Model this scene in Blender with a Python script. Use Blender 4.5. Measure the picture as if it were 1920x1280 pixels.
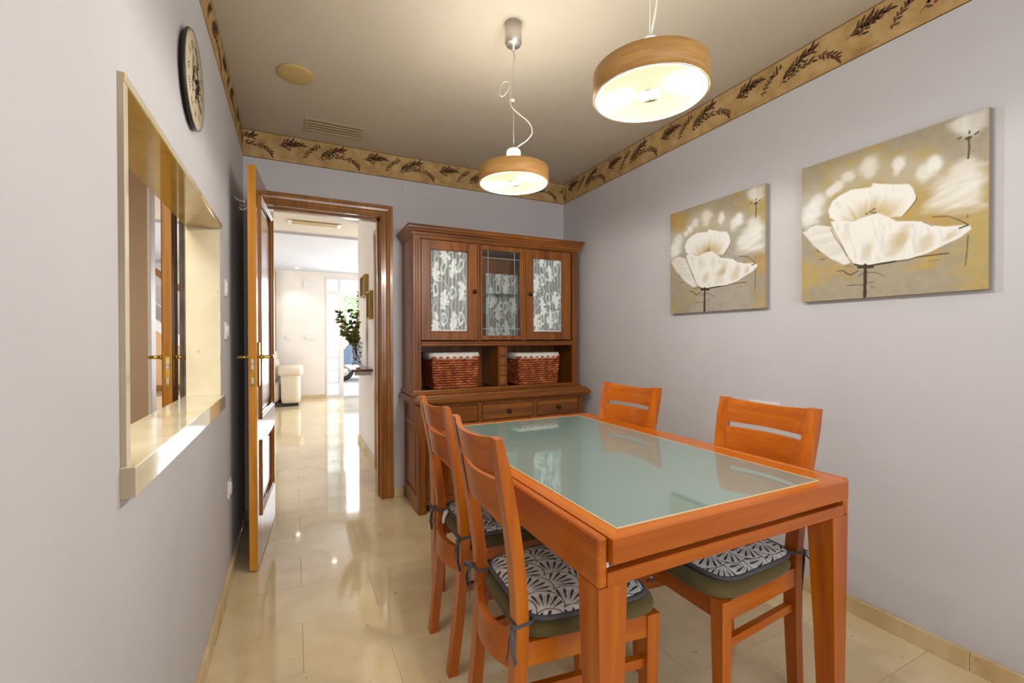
import bpy, bmesh, math, random
import numpy as np
from mathutils import Vector, Matrix

for o in list(bpy.data.objects): bpy.data.objects.remove(o, do_unlink=True)
SC = bpy.context.scene
COL = SC.collection
random.seed(7)

# ------------------------------------------------------------------ camera
CAMH = 1.16
FPX = 834.45
yaw, pit, rol = 0.4538, 0.00715, -0.00201
cy, sy = math.cos(yaw), math.sin(yaw)
F = Vector((sy, cy, 0)); RT = Vector((cy, -sy, 0)); U = Vector((0, 0, 1))
cp, sp = math.cos(pit), math.sin(pit)
F2 = F*cp - U*sp; U2 = U*cp + F*sp
cr, sr = math.cos(rol), math.sin(rol)
R2 = RT*cr + U2*sr; U3 = U2*cr - RT*sr
cam = bpy.data.objects.new('camera', bpy.data.cameras.new('camera'))
COL.objects.link(cam)
cam.data.sensor_width = 36; cam.data.lens = 36*FPX/1920
cam.data.clip_start = 0.02
M = Matrix((R2, U3, -F2)).transposed().to_4x4(); M.translation = Vector((0, 0, CAMH))
cam.matrix_world = M
SC.camera = cam

# ------------------------------------------------------------------ world, lights, exposure
SC.view_settings.view_transform = 'Standard'; SC.view_settings.look = 'None'
SC.view_settings.gamma = 1; SC.view_settings.use_curve_mapping = False
SC.view_settings.exposure = 0.50
w = bpy.data.worlds.new('sky'); SC.world = w; w.use_nodes = True
bgn = w.node_tree.nodes['Background']
bgn.inputs[0].default_value = (0.86, 0.93, 1.0, 1); bgn.inputs[1].default_value = 5.0

def light(kind, name, loc, power, color, size=.1, size_y=None, rot=None, spot=None):
    d = bpy.data.lights.new(name, kind); d.energy = power; d.color = color
    o = bpy.data.objects.new(name, d); o.location = loc; COL.objects.link(o)
    if kind == 'AREA':
        d.size = size
        if size_y: d.shape = 'RECTANGLE'; d.size_y = size_y
    elif kind in ('POINT', 'SPOT'): d.shadow_soft_size = size
    elif kind == 'SUN': d.angle = size
    if spot: d.spot_size = spot; d.spot_blend = .6
    if rot: o.rotation_euler = rot
    return o
D = math.radians
WARM = (1.0, 0.95, 0.87); DAY = (0.90, 0.95, 1.0)
# added fill light behind the camera, the wall there has no window
light('AREA', 'camera_side_fill', (0.7, -1.62, 1.55), 27, (0.93, 0.955, 1.0), 1.9, 1.3, (D(90), 0, 0))
# living hall: added unseen fill lights left and right, daylight at the front door
light('AREA', 'hall_side_fill_a', (3.9, 7.6, 1.4), 66, DAY, 2.4, 1.9, (0, D(90), 0))
light('AREA', 'hall_side_fill_b', (-3.7, 6.4, 1.4), 55, DAY, 2.4, 1.9, (0, D(-90), 0))
light('AREA', 'hall_door_daylight', (1.7, 9.25, 1.3), 44, DAY, 1.6, 1.9, (D(-90), 0, 0))
light('AREA', 'kitchen_fill', (-.80, 1.0, 2.42), 26, (1, .95, .85), .6, .6, (0, 0, 0))  # added unseen fill for the view through the hatch
for x, y in ((0.56, 7.75), (0.04, 9.1), (-1.5, 7.75), (-0.2, 5.0)):
    light('SPOT', 'downlight_lamp', (x, y, 2.40), 9, (1, .95, .86), .03, None, (0, 0, 0), D(110))
sun = light('SUN', 'sun', (3, 14, 6), 3.0, (1, .96, .9), D(1.0), None, (D(-38), D(18), 0))

# ------------------------------------------------------------------ helpers
def lin(c):
    if isinstance(c, str): c = tuple(int(c[i:i+2], 16)/255 for i in (0, 2, 4))
    return tuple((x/12.92 if x <= .04045 else ((x+.055)/1.055)**2.4) for x in c)

class MB:
    """collects geometry, links it as ONE mesh object"""
    def __init__(s): s.v = []; s.f = []; s.sm = []
    def add(s, vs, fs, smooth=False):
        n = len(s.v); s.v += [tuple(v) for v in vs]
        s.f += [tuple(n+i for i in f) for f in fs]; s.sm += [smooth]*len(fs); return s
    def box(s, x0, x1, y0, y1, z0, z1, b=0.0):
        x0, x1 = sorted((x0, x1)); y0, y1 = sorted((y0, y1)); z0, z1 = sorted((z0, z1))
        if b <= 0:
            vs = [(x, y, z) for z in (z0, z1) for y in (y0, y1) for x in (x0, x1)]
            return s.add(vs, [(0,2,3,1),(4,5,7,6),(0,1,5,4),(2,6,7,3),(0,4,6,2),(1,3,7,5)])
        b = min(b, (x1-x0)*.45, (y1-y0)*.45, (z1-z0)*.45)
        vs = []; X = (x0, x1); Y = (y0, y1); Z = (z0, z1); idx = {}
        for i in (0, 1):
            for j in (0, 1):
                for k in (0, 1):
                    sx, sy_, sz = (1, -1)[i], (1, -1)[j], (1, -1)[k]
                    idx[i,j,k,'x'] = len(vs); vs.append((X[i], Y[j]+sy_*b, Z[k]+sz*b))
                    idx[i,j,k,'y'] = len(vs); vs.append((X[i]+sx*b, Y[j], Z[k]+sz*b))
                    idx[i,j,k,'z'] = len(vs); vs.append((X[i]+sx*b, Y[j]+sy_*b, Z[k]))
        fs = []
        for i in (0, 1): fs.append(tuple(idx[i,j,k,'x'] for j,k in ((0,0),(1,0),(1,1),(0,1))))
        for j in (0, 1): fs.append(tuple(idx[i,j,k,'y'] for i,k in ((0,0),(1,0),(1,1),(0,1))))
        for k in (0, 1): fs.append(tuple(idx[i,j,k,'z'] for i,j in ((0,0),(1,0),(1,1),(0,1))))
        for i in (0,1):
            for j in (0,1): fs.append((idx[i,j,0,'x'], idx[i,j,0,'y'], idx[i,j,1,'y'], idx[i,j,1,'x']))
        for i in (0,1):
            for k in (0,1): fs.append((idx[i,0,k,'x'], idx[i,0,k,'z'], idx[i,1,k,'z'], idx[i,1,k,'x']))
        for j in (0,1):
            for k in (0,1): fs.append((idx[0,j,k,'y'], idx[0,j,k,'z'], idx[1,j,k,'z'], idx[1,j,k,'y']))
        for i in (0,1):
            for j in (0,1):
                for k in (0,1): fs.append((idx[i,j,k,'x'], idx[i,j,k,'y'], idx[i,j,k,'z']))
        return s.add(vs, fs)
    def tube(s, pts, r, n=8, caps=True, smooth=True):
        pts = [Vector(p) for p in pts]; rs = r if isinstance(r, (list, tuple)) else [r]*len(pts)
        vs = []; fs = []; ref = None
        for i, p in enumerate(pts):
            t = (pts[min(i+1, len(pts)-1)] - pts[max(i-1, 0)]).normalized()
            if ref is None:
                ref = t.orthogonal().normalized()
            ref = (ref - t*ref.dot(t)).normalized(); q = t.cross(ref)
            for k in range(n):
                a = 2*math.pi*k/n; vs.append(p + (ref*math.cos(a) + q*math.sin(a))*rs[i])
        for i in range(len(pts)-1):
            for k in range(n):
                fs.append((i*n+k, i*n+(k+1)%n, (i+1)*n+(k+1)%n, (i+1)*n+k))
        if caps: fs.append(tuple(range(n))[::-1]); fs.append(tuple((len(pts)-1)*n+k for k in range(n)))
        return s.add(vs, fs, smooth)
    def lathe(s, prof, c=(0,0,0), n=32, axis='z', smooth=True, closed=False):
        vs = []; fs = []; m = len(prof)
        for k in range(n):
            a = 2*math.pi*k/n; ca, sa = math.cos(a), math.sin(a)
            for r, z in prof:
                if axis == 'z': v = (c[0]+r*ca, c[1]+r*sa, c[2]+z)
                elif axis == 'x': v = (c[0]+z, c[1]+r*ca, c[2]+r*sa)
                else: v = (c[0]+r*sa, c[1]+z, c[2]+r*ca)
                vs.append(v)
        for k in range(n):
            k2 = (k+1) % n
            for i in range(m-1 if not closed else m):
                j = (i+1) % m
                fs.append((k*m+i, k2*m+i, k2*m+j, k*m+j))
        if not closed and m > 2:
            if prof[0][0] > 1e-6: fs.append(tuple(k*m for k in range(n))[::-1])
            if prof[-1][0] > 1e-6: fs.append(tuple(k*m+m-1 for k in range(n)))
        return s.add(vs, fs, smooth)
    def sweep(s, secs, caps=True, smooth=False):
        """secs: list of equal-length vertex rings"""
        n = len(secs[0]); vs = [p for sec in secs for p in sec]; fs = []
        for i in range(len(secs)-1):
            for k in range(n):
                fs.append((i*n+k, i*n+(k+1)%n, (i+1)*n+(k+1)%n, (i+1)*n+k))
        if caps: fs.append(tuple(range(n))[::-1]); fs.append(tuple((len(secs)-1)*n+k for k in range(n)))
        return s.add(vs, fs, smooth)
    def grid(s, P, smooth=True):
        """P: array (a,b,3)"""
        a, b = P.shape[:2]; vs = P.reshape(-1, 3).tolist()
        i, j = np.meshgrid(np.arange(a-1), np.arange(b-1), indexing='ij'); k = (i*b+j).ravel()
        fs = np.stack([k, k+1, k+b+1, k+b], 1).tolist()
        return s.add(vs, [tuple(f) for f in fs], smooth)
    def mesh(s, name, mat):
        me = bpy.data.meshes.new(name); me.from_pydata(s.v, [], s.f)
        bm = bmesh.new(); bm.from_mesh(me); bmesh.ops.recalc_face_normals(bm, faces=bm.faces[:]); bm.to_mesh(me); bm.free()
        me.polygons.foreach_set('use_smooth', s.sm)
        if any(s.sm) and not all(s.sm): pass
        me.materials.append(mat); return me
    def build(s, name, mat, parent=None, loc=None, kind=None, label=None):
        return put(name, s.mesh(name, mat), parent, loc, kind, label)

def put(name, me, parent=None, loc=None, kind=None, label=None):
    o = bpy.data.objects.new(name, me); COL.objects.link(o)
    if parent: o.parent = parent
    if loc: o.location = loc
    if kind: o['kind'] = kind
    if label: o['label'] = label
    return o

def thing(name, label, cat, loc=(0,0,0), rz=0, group=None):
    o = bpy.data.objects.new(name, None); COL.objects.link(o); o.empty_display_size = .1
    o.location = loc; o.rotation_euler = (0, 0, rz); o['label'] = label; o['category'] = cat
    if group: o['group'] = group
    return o
def tag(o, label, cat, group=None):
    o['label'] = label; o['category'] = cat
    if group: o['group'] = group
    return o
def struct(name):
    o = bpy.data.objects.new(name, None); COL.objects.link(o); o['kind'] = 'structure'; return o

# ------------------------------------------------------------------ materials
def mat(name, base, rough=.5, metal=0, coat=0, coat_r=.05, spec=.5, build=None, **kw):
    m = bpy.data.materials.new(name); m.use_nodes = True; nt = m.node_tree
    b = nt.nodes['Principled BSDF']
    b.inputs['Base Color'].default_value = (*lin(base), 1); b.inputs['Roughness'].default_value = rough
    b.inputs['Metallic'].default_value = metal; b.inputs['Coat Weight'].default_value = coat
    b.inputs['Coat Roughness'].default_value = coat_r; b.inputs['Specular IOR Level'].default_value = spec
    for k, v in kw.items(): b.inputs[k.replace('_', ' ')].default_value = v
    if build: build(nt, b)
    return m
def N(nt, t, **kw):
    n = nt.nodes.new(t)
    for k, v in kw.items(): setattr(n, k, v)
    return n
def ramp(nt, stops):
    r = N(nt, 'ShaderNodeValToRGB'); e = r.color_ramp.elements
    while len(e) < len(stops): e.new(.5)
    for el, (p, c) in zip(e, stops): el.position = p; el.color = (*lin(c), 1)
    return r
def bump(nt, b, src, strength=.2, dist=.002):
    bp = N(nt, 'ShaderNodeBump'); bp.inputs['Strength'].default_value = strength; bp.inputs['Distance'].default_value = dist
    nt.links.new(src, bp.inputs['Height']); nt.links.new(bp.outputs[0], b.inputs['Normal'])
def wood(name, c_dark, c_mid, c_light, axis='z', scale=1.0, rough=.32, coat=.5, coat_r=.12, fine=.5):
    """wood with grain running along the given axis"""
    def bl(nt, b):
        tc = N(nt, 'ShaderNodeTexCoord'); mp = N(nt, 'ShaderNodeMapping')
        sc = {'x': (1.2, 22, 22), 'y': (22, 1.2, 22), 'z': (22, 22, 1.2)}[axis]
        mp.inputs['Scale'].default_value = [v*scale for v in sc]
        nt.links.new(tc.outputs['Object'], mp.inputs[0])
        n1 = N(nt, 'ShaderNodeTexNoise'); n1.inputs['Scale'].default_value = 1.0; n1.inputs['Detail'].default_value = 5
        n1.inputs['Distortion'].default_value = .6
        n2 = N(nt, 'ShaderNodeTexNoise'); n2.inputs['Scale'].default_value = 5.0; n2.inputs['Detail'].default_value = 3
        nt.links.new(mp.outputs[0], n1.inputs[0]); nt.links.new(mp.outputs[0], n2.inputs[0])
        mx = N(nt, 'ShaderNodeMix'); mx.inputs[0].default_value = fine*.6
        nt.links.new(n1.outputs[0], mx.inputs[2]); nt.links.new(n2.outputs[0], mx.inputs[3])
        r = ramp(nt, [(.28, c_dark), (.5, c_mid), (.72, c_light)])
        nt.links.new(mx.outputs[0], r.inputs[0]); nt.links.new(r.outputs[0], b.inputs['Base Color'])
        bump(nt, b, n2.outputs[0], .05, .001)
    return mat(name, c_mid, rough, coat=coat, coat_r=coat_r, build=bl)
def woods(name, *a, **k): return {ax: wood(name+'_'+ax, *a, axis=ax, **k) for ax in 'xyz'}

CHERRY = woods('cherry_wood', '984600', 'b45a00', 'ce7600', rough=.38, coat=.22, coat_r=.16, fine=.35)
OAK = woods('brown_oak', '4a2606', '7c440a', 'a06012', rough=.36, coat=.2, coat_r=.2)
DOORW = woods('door_oak', '6c3e06', '92590a', 'ae7514', rough=.3, coat=.5, coat_r=.12)
EDGEW = woods('door_edge_oak', 'a8670c', 'c8841a', 'dc9d30', rough=.45, coat=.2)
DARKW = woods('dark_shelf_wood', '451f14', '6b3020', '84402c', rough=.3, coat=.4)

def plaster(name, c, v=.03, bscale=120, rough=.85):
    def bl(nt, b):
        tc = N(nt, 'ShaderNodeTexCoord'); n = N(nt, 'ShaderNodeTexNoise'); n.inputs['Scale'].default_value = 3.0
        n.inputs['Detail'].default_value = 4; nt.links.new(tc.outputs['Object'], n.inputs[0])
        c0 = tuple(max(0, x-v) for x in hexf(c)); c1 = tuple(min(1, x+v) for x in hexf(c))
        r = ramp(nt, [(.35, c0), (.65, c1)]); nt.links.new(n.outputs[0], r.inputs[0]); nt.links.new(r.outputs[0], b.inputs['Base Color'])
        n2 = N(nt, 'ShaderNodeTexNoise'); n2.inputs['Scale'].default_value = bscale; n2.inputs['Detail'].default_value = 3
        nt.links.new(tc.outputs['Object'], n2.inputs[0]); bump(nt, b, n2.outputs[0], .12, .002)
    return mat(name, c, rough, build=bl)
def hexf(c): return tuple(int(c[i:i+2], 16)/255 for i in (0, 2, 4)) if isinstance(c, str) else c
WALL = plaster('lilac_wall_paint', 'c9c8cc', .008)
CEIL = plaster('beige_ceiling_paint', 'c9bfac', .008)
HALLWALL = plaster('hall_wall_paint', 'e8e1da', .008)
HALLCEIL = plaster('hall_ceiling_paint', 'd6dae8', .005)
KWALL = plaster('kitchen_wall_paint', 'c6ab90', .01)
STAIRWALL = plaster('stair_flank_paint', 'dcae7e', .01)
WHITE = mat('white_lacquer', 'ece9e4', .35)
WHITEP = mat('white_plastic', 'e3e1de', .4)

def marble(name, c0, c1, c2, rough=.07, per_object=True, coat=.4):
    def bl(nt, b):
        tc = N(nt, 'ShaderNodeTexCoord'); gp = N(nt, 'ShaderNodeNewGeometry')
        n = N(nt, 'ShaderNodeTexNoise'); n.inputs['Scale'].default_value = 4.0; n.inputs['Detail'].default_value = 7
        n.inputs['Distortion'].default_value = 1.2
        nt.links.new(gp.outputs['Position'], n.inputs[0])
        fac = n.outputs[0]
        if per_object:
            oi = N(nt, 'ShaderNodeObjectInfo'); ma = N(nt, 'ShaderNodeMath', operation='MULTIPLY_ADD')
            ma.inputs[1].default_value = .14; nt.links.new(oi.outputs['Random'], ma.inputs[0]); nt.links.new(fac, ma.inputs[2])
            ms = N(nt, 'ShaderNodeMath', operation='SUBTRACT'); ms.inputs[1].default_value = .07
            nt.links.new(ma.outputs[0], ms.inputs[0]); fac = ms.outputs[0]
        r = ramp(nt, [(.3, c0), (.5, c1), (.7, c2)]); nt.links.new(fac, r.inputs[0])
        v = N(nt, 'ShaderNodeTexNoise'); v.inputs['Scale'].default_value = 26; v.inputs['Detail'].default_value = 2
        nt.links.new(gp.outputs['Position'], v.inputs[0])
        rv = ramp(nt, [(.70, 'ffffff'), (.76, 'a89470')]); nt.links.new(v.outputs[0], rv.inputs[0])
        mx = N(nt, 'ShaderNodeMix', data_type='RGBA', blend_type='MULTIPLY'); mx.inputs[0].default_value = .6
        nt.links.new(r.outputs[0], mx.inputs[6]); nt.links.new(rv.outputs[0], mx.inputs[7]); nt.links.new(mx.outputs[2], b.inputs['Base Color'])
    return mat(name, c1, rough, coat=coat, coat_r=.03, build=bl)
TILE = marble('cream_marble', 'd3bd94', 'dac69e', 'e0cea8', .07)
SKIRT = marble('skirting_marble', 'c2a675', 'cfb688', 'dac69d', .25, coat=.2)
SILL = marble('sill_marble', 'd6caa9', 'e0d6ba', 'e8dfc8', .07, False)
LINTEL = marble('lintel_marble', 'b5913c', 'c2a04a', 'cbad5c', .10, False)
GROUT = mat('grout', '9c8a6a', .9)
SAWN = plaster('sawn_stone_edge', 'a3907a', .05, 300)
STEEL = mat('brushed_nickel', 'cfccc6', .42, .9)
CHROME = mat('chrome', 'dcdcdc', .12, 1.0)
BRASS = mat('polished_brass', 'd9b45a', .18, 1.0)
IRON = mat('dark_bronze_knob', '2a1712', .35, .3)
OLIVE = None
def fabric(name, c, sheen=.3, v=.03, sc=400):
    def bl(nt, b):
        tc = N(nt, 'ShaderNodeTexCoord'); n = N(nt, 'ShaderNodeTexNoise'); n.inputs['Scale'].default_value = 9; n.inputs['Detail'].default_value = 4
        nt.links.new(tc.outputs['Object'], n.inputs[0])
        r = ramp(nt, [(.3, tuple(max(0, x-v) for x in hexf(c))), (.7, tuple(min(1, x+v) for x in hexf(c)))])
        nt.links.new(n.outputs[0], r.inputs[0]); nt.links.new(r.outputs[0], b.inputs['Base Color'])
        n2 = N(nt, 'ShaderNodeTexNoise'); n2.inputs['Scale'].default_value = sc; nt.links.new(tc.outputs['Object'], n2.inputs[0])
        bump(nt, b, n2.outputs[0], .3, .001)
    return mat(name, c, .9, build=bl, Sheen_Weight=sheen)
OLIVE = fabric('olive_velvet', '5c4f27', .15)
GREYCLOTH = fabric('grey_cotton', '55535a', .0)
LINER = fabric('white_liner_cloth', 'dcd7cf', .2)
LEATHER = mat('cream_leather', 'd6c8b2', .45)
def vcol(name, rough=.8, coat=0, sheen=0, bumpy=0):
    def bl(nt, b):
        a = N(nt, 'ShaderNodeAttribute', attribute_name='Col'); nt.links.new(a.outputs['Color'], b.inputs['Base Color'])
        if bumpy:
            tc = N(nt, 'ShaderNodeTexCoord'); n2 = N(nt, 'ShaderNodeTexNoise'); n2.inputs['Scale'].default_value = 350
            nt.links.new(tc.outputs['Object'], n2.inputs[0]); bump(nt, b, n2.outputs[0], bumpy, .001)
    return mat(name, 'ffffff', rough, coat=coat, build=bl)
PAINTED = vcol('painted_canvas', .6, bumpy=.25)
PRINTED = vcol('printed_cotton', .9, bumpy=.3)
LACE = vcol('lace_net', .95)
def setcol(me, rgb):
    a = me.color_attributes.new('Col', 'FLOAT_COLOR', 'POINT')
    arr = np.ones((len(me.vertices), 4), 'f'); arr[:, :3] = rgb; a.data.foreach_set('color', arr.ravel())
def glassm(name, tint='ffffff', alpha=.75, rough=.02):
    m = bpy.data.materials.new(name); m.use_nodes = True; nt = m.node_tree; nt.nodes.clear()
    out = N(nt, 'ShaderNodeOutputMaterial'); t = N(nt, 'ShaderNodeBsdfTransparent'); g = N(nt, 'ShaderNodeBsdfGlossy')
    t.inputs[0].default_value = (*lin(tint), 1); g.inputs['Roughness'].default_value = rough
    lw = N(nt, 'ShaderNodeLayerWeight'); lw.inputs[0].default_value = .5; pw = N(nt, 'ShaderNodeMath', operation='POWER'); pw.inputs[1].default_value = 3.5; nt.links.new(lw.outputs['Facing'], pw.inputs[0]); fr = N(nt, 'ShaderNodeMath', operation='MULTIPLY_ADD'); fr.inputs[1].default_value = .7; fr.inputs[2].default_value = .05; nt.links.new(pw.outputs[0], fr.inputs[0])
    mx = N(nt, 'ShaderNodeMixShader')
    nt.links.new(fr.outputs[0], mx.inputs[0]); nt.links.new(t.outputs[0], mx.inputs[1]); nt.links.new(g.outputs[0], mx.inputs[2])
    nt.links.new(mx.outputs[0], out.inputs[0]); return m
GLASS = glassm('clear_glass', 'fcfefe')

# ------------------------------------------------------------------ numpy painting helpers
def vnoise(Uv, Vv, fu, fv, seed, octs=3):
    rng = np.random.RandomState(seed); out = np.zeros_like(Uv); amp = 1; tot = 0
    for o in range(octs):
        g = rng.rand(64, 64); x = (Uv*fu*2**o) % 62; y = (Vv*fv*2**o) % 62
        xi = x.astype(int); yi = y.astype(int); xf = x-xi; yf = y-yi
        xf = xf*xf*(3-2*xf); yf = yf*yf*(3-2*yf)
        a = g[xi, yi]*(1-xf)+g[xi+1, yi]*xf; b = g[xi, yi+1]*(1-xf)+g[xi+1, yi+1]*xf
        out += amp*(a*(1-yf)+b*yf); tot += amp; amp *= .5
    return out/tot
def segdist(X, Y, pts, closed=False):
    d = np.full(X.shape, 9.); P = list(pts)+([pts[0]] if closed else [])
    for (x0, y0), (x1, y1) in zip(P[:-1], P[1:]):
        dx, dy = x1-x0, y1-y0; L = dx*dx+dy*dy+1e-12
        t = np.clip(((X-x0)*dx+(Y-y0)*dy)/L, 0, 1); d = np.minimum(d, np.hypot(X-x0-t*dx, Y-y0-t*dy))
    return d
def inside(X, Y, pts):
    r = np.zeros(X.shape, bool); n = len(pts)
    for i in range(n):
        x0, y0 = pts[i]; x1, y1 = pts[(i+1) % n]
        if y0 == y1: continue
        c = ((y0 > Y) != (y1 > Y)) & (X < (x1-x0)*(Y-y0)/(y1-y0)+x0); r ^= c
    return r
def sdf(X, Y, pts):
    d = segdist(X, Y, pts, True); return np.where(inside(X, Y, pts), -d, d)
def sstep(a, b, x):
    t = np.clip((x-a)/(b-a), 0, 1); return t*t*(3-2*t)

# ================================================================== ROOM SHELL
XL, XR, YB, YF, CZ = -0.2913, 2.1157, 3.3066, -1.7, 2.503
BZ = CZ-.1757       # bottom of wallpaper border
# floor -------------------------------------------------------------
fl = struct('floor')
MB().box(XL-.12, XR+.1, YF-.1, 9.6, -.06, -.0016).box(-4.2, XL-.12, -.2, 13.2, -.06, -.0016).box(XR+.1, 4.4, 3.3, 9.6, -.06, -.0016).build('grout_bed', GROUT, fl)
MB().box(-4.2, XL-.125, YB+.0, 13.1, -.0015, 0).box(-4.2, XL-.13, -.1, YB, -.0015, 0).box(1.31, 4.3, 5.4, 9.5, -.0015, 0).box(XL, XR, YF, .2, -.0015, 0).build('plain_floor', TILE, fl)
tm = MB().box(-.2994, .2994, -.1494, .1494, -.0015, 0, .0004).mesh('tile', TILE)
half_cache = {}
def tile(x0, x1, y0, y1):
    key = (round(x1-x0, 3), round(y1-y0, 3))
    if key == (.6, .3): me = tm
    else:
        if key not in half_cache:
            w_, h_ = key; half_cache[key] = MB().box(-w_/2+.0006, w_/2-.0006, -h_/2+.0006, h_/2-.0006, -.0015, 0, .0004).mesh('tile', TILE)
        me = half_cache[key]
    put('tile', me, fl, ((x0+x1)/2, (y0+y1)/2, 0))
def tile_row(y0, y1, xa, xb, odd):
    x = 1.222-.6*6 + (-.3 if odd else 0)
    while x < xb:
        a, b = max(x, xa), min(x+.6, xb)
        if b-a > .01: tile(a, b, y0, y1)
        x += .6
y = .2; k = 0
while y < 9.5-.01:
    y1 = min(y+.3, 9.5)
    odd = round((y+.1-1.2)/.3) % 2
    segs = [(y, YB), (YB, y1)] if y < YB-.01 < y1-.01 else [(y, y1)]
    for (ya, yb) in segs:
        if yb <= YB+.001: tile_row(ya, yb, XL, XR, odd)
        else: tile_row(ya, yb, XL-.12, .66 if yb < 5.45 else 1.31, odd)
    y = y1
# walls -------------------------------------------------------------
HY0, HY1, HZ0, HZ1 = 1.056, 2.300, .864, 1.653      # pass-through hatch
wl = struct('wall_left'); T = .12
MB().box(XL-T, XL, YF, HY0, 0, CZ).box(XL-T, XL, HY1, YB+.12, 0, CZ).box(XL-T, XL, HY0, HY1, 0, HZ0).box(XL-T, XL, HY0, HY1, HZ1, CZ).build('wall_panel', WALL, wl)
DX0, DX1, DZ = -.165, .554, 2.031                   # doorway in the end wall
wb = struct('wall_back')
MB().box(XL, DX0-.012, YB, YB+.12, 0, CZ).box(DX1+.012, XR+.1, YB, YB+.12, 0, CZ).box(DX0-.012, DX1+.012, YB, YB+.12, DZ+.012, CZ).build('wall_panel', WALL, wb)
wr = struct('wall_right')
MB().box(XR, XR+.1, YF, YB, 0, CZ).build('wall_panel', WALL, wr)
wf = struct('wall_front')
MB().box(XL-T, XR+.1, YF-.1, YF, 0, CZ).build('wall_panel', WALL, wf)
ce = struct('ceiling')
MB().box(XL-T, XR+.1, YF-.1, YB+.12, CZ, CZ+.1).build('ceiling_panel', CEIL, ce)
# hall (corridor + living) -------------------------------------------
wh = struct('wall_hall')
HC = 2.46
MB().box(.66, .80, YB+.12, 5.41, 0, 2.5).box(.80, 4.3, 5.31, 5.41, 0, 2.5).build('wall_panel', HALLWALL, wh)
MB().box(-1.2, .545, 9.5, 9.62, 0, 2.5).box(.545, 1.95, 9.5, 9.62, 2.36, 2.5).box(1.95, 4.3, 9.5, 9.62, 0, 2.5).box(-4.2, -1.2, 9.5, 9.62, 0, 2.5).build('wall_panel', HALLWALL, wh)
MB().box(4.3, 4.4, 5.3, 9.6, 0, 2.5).box(-4.3, -4.2, -.3, 13.1, 0, 2.6).box(-4.2, -1.2, 13.0, 13.1, 0, 2.6).box(-4.2, XL-T, YB+.0, YB+.12, 2.05, 2.6).box(-4.2, -1.60, YB, YB+.12, 0, 2.05).build('wall_panel', HALLWALL, wh)
ch = struct('ceiling_hall')
MB().box(-4.3, 4.4, 6.2, 13.1, HC, HC+.12).build('ceiling_panel', HALLCEIL, ch)
MB().box(-4.3, .8, YB+.12, 6.2, 2.49, 2.6).box(.8, 4.4, 5.3, 6.2, 2.49, 2.6).build('ceiling_panel', plaster('corridor_ceiling', 'd9d0c8', .005), ch)
# kitchen behind the hatch
wk = struct('wall_kitchen')
MB().box(-4.2, XL-T, -.3, -.2, 0, 2.6).build('wall_panel', KWALL, wk)
MB().box(-1.45, -.755, 3.2, 3.30, 0, 2.5).build('wall_pier', KWALL, wk)
MB().box(-.755, -.739, 3.195, 3.29, 0, 2.5, .002).build('pier_edge_strip', WHITE, wk)
MB().box(-4.3, XL-T, -.3, YB+.12, 2.5, 2.6).build('ceiling_panel', CEIL, struct('ceiling_kitchen'))

# baseboards ---------------------------------------------------------
BH, BT = .067, .013
def skirt_run(name, axis, fixed, a, b, side, first=.6, h=BH):
    s = struct(name); p = a; n = 0
    while p < b-.01:
        q = min(p+(first if n == 0 else .6), b)
        if axis == 'y': mb = MB().box(fixed, fixed+side*(BT+(.004 if n % 3 == 1 else 0)), p+.0004, q-.0004, 0, h, .0015)
        else: mb = MB().box(p+.0004, q-.0004, fixed, fixed+side*BT, 0, h, .0015)
        mb.build('skirting_piece', SKIRT, s); p = q; n += 1
    return s
skirt_run('baseboard_left', 'y', XL, .0, YB-.02, 1, .4)
skirt_run('baseboard_right', 'y', XR, .0, 2.85, -1, .688)
skirt_run('baseboard_back', 'x', YB, .645, .717, -1, .2)
skirt_run('baseboard_hall', 'y', .66, 4.14, 5.41, -1)
skirt_run('baseboard_far', 'x', 9.5, -.9, .545, -1)

# pass-through lining --------------------------------------------------
ht = struct('trim_1')
SX = -.268
MB().box(XL-T-.004, SX, HY0-.004, 2.245, HZ0, .922, .002).box(XL-T-.004, XL, 2.24, HY1, HZ0, .922).build('sill_slab', SILL, ht)
MB().box(XL+.0005, SX-.0005, HY0-.0055, HY0-.0035, HZ0+.001, .921).build('sawn_sill_end', SAWN, ht)
PX = -.2804
MB().box(XL-T-.001, PX, HY0, 2.278, 1.634, HZ1, .001).build('lintel_slab', LINTEL, ht, label='golden polished marble lintel slab')
MB().box(PX-.0005, PX+.0012, HY0+.001, 2.277, 1.635, HZ1-.001).build('pale_lintel_edge', SILL, ht)
MB().box(XL-T-.001, XL+.0006, HY1-.016, HY1, .922, 1.634).build('jamb_slab', SILL, ht)
MB().box(XL-T-.001, PX, HY0, HY0+.016, .922, 1.634).build('jamb_slab', SILL, ht)
MB().box(XL+.0004, PX-.002, HY0-.0016, HY0-.0002, .922, 1.6525).build('sawn_jamb_edge', SAWN, ht)

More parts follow.
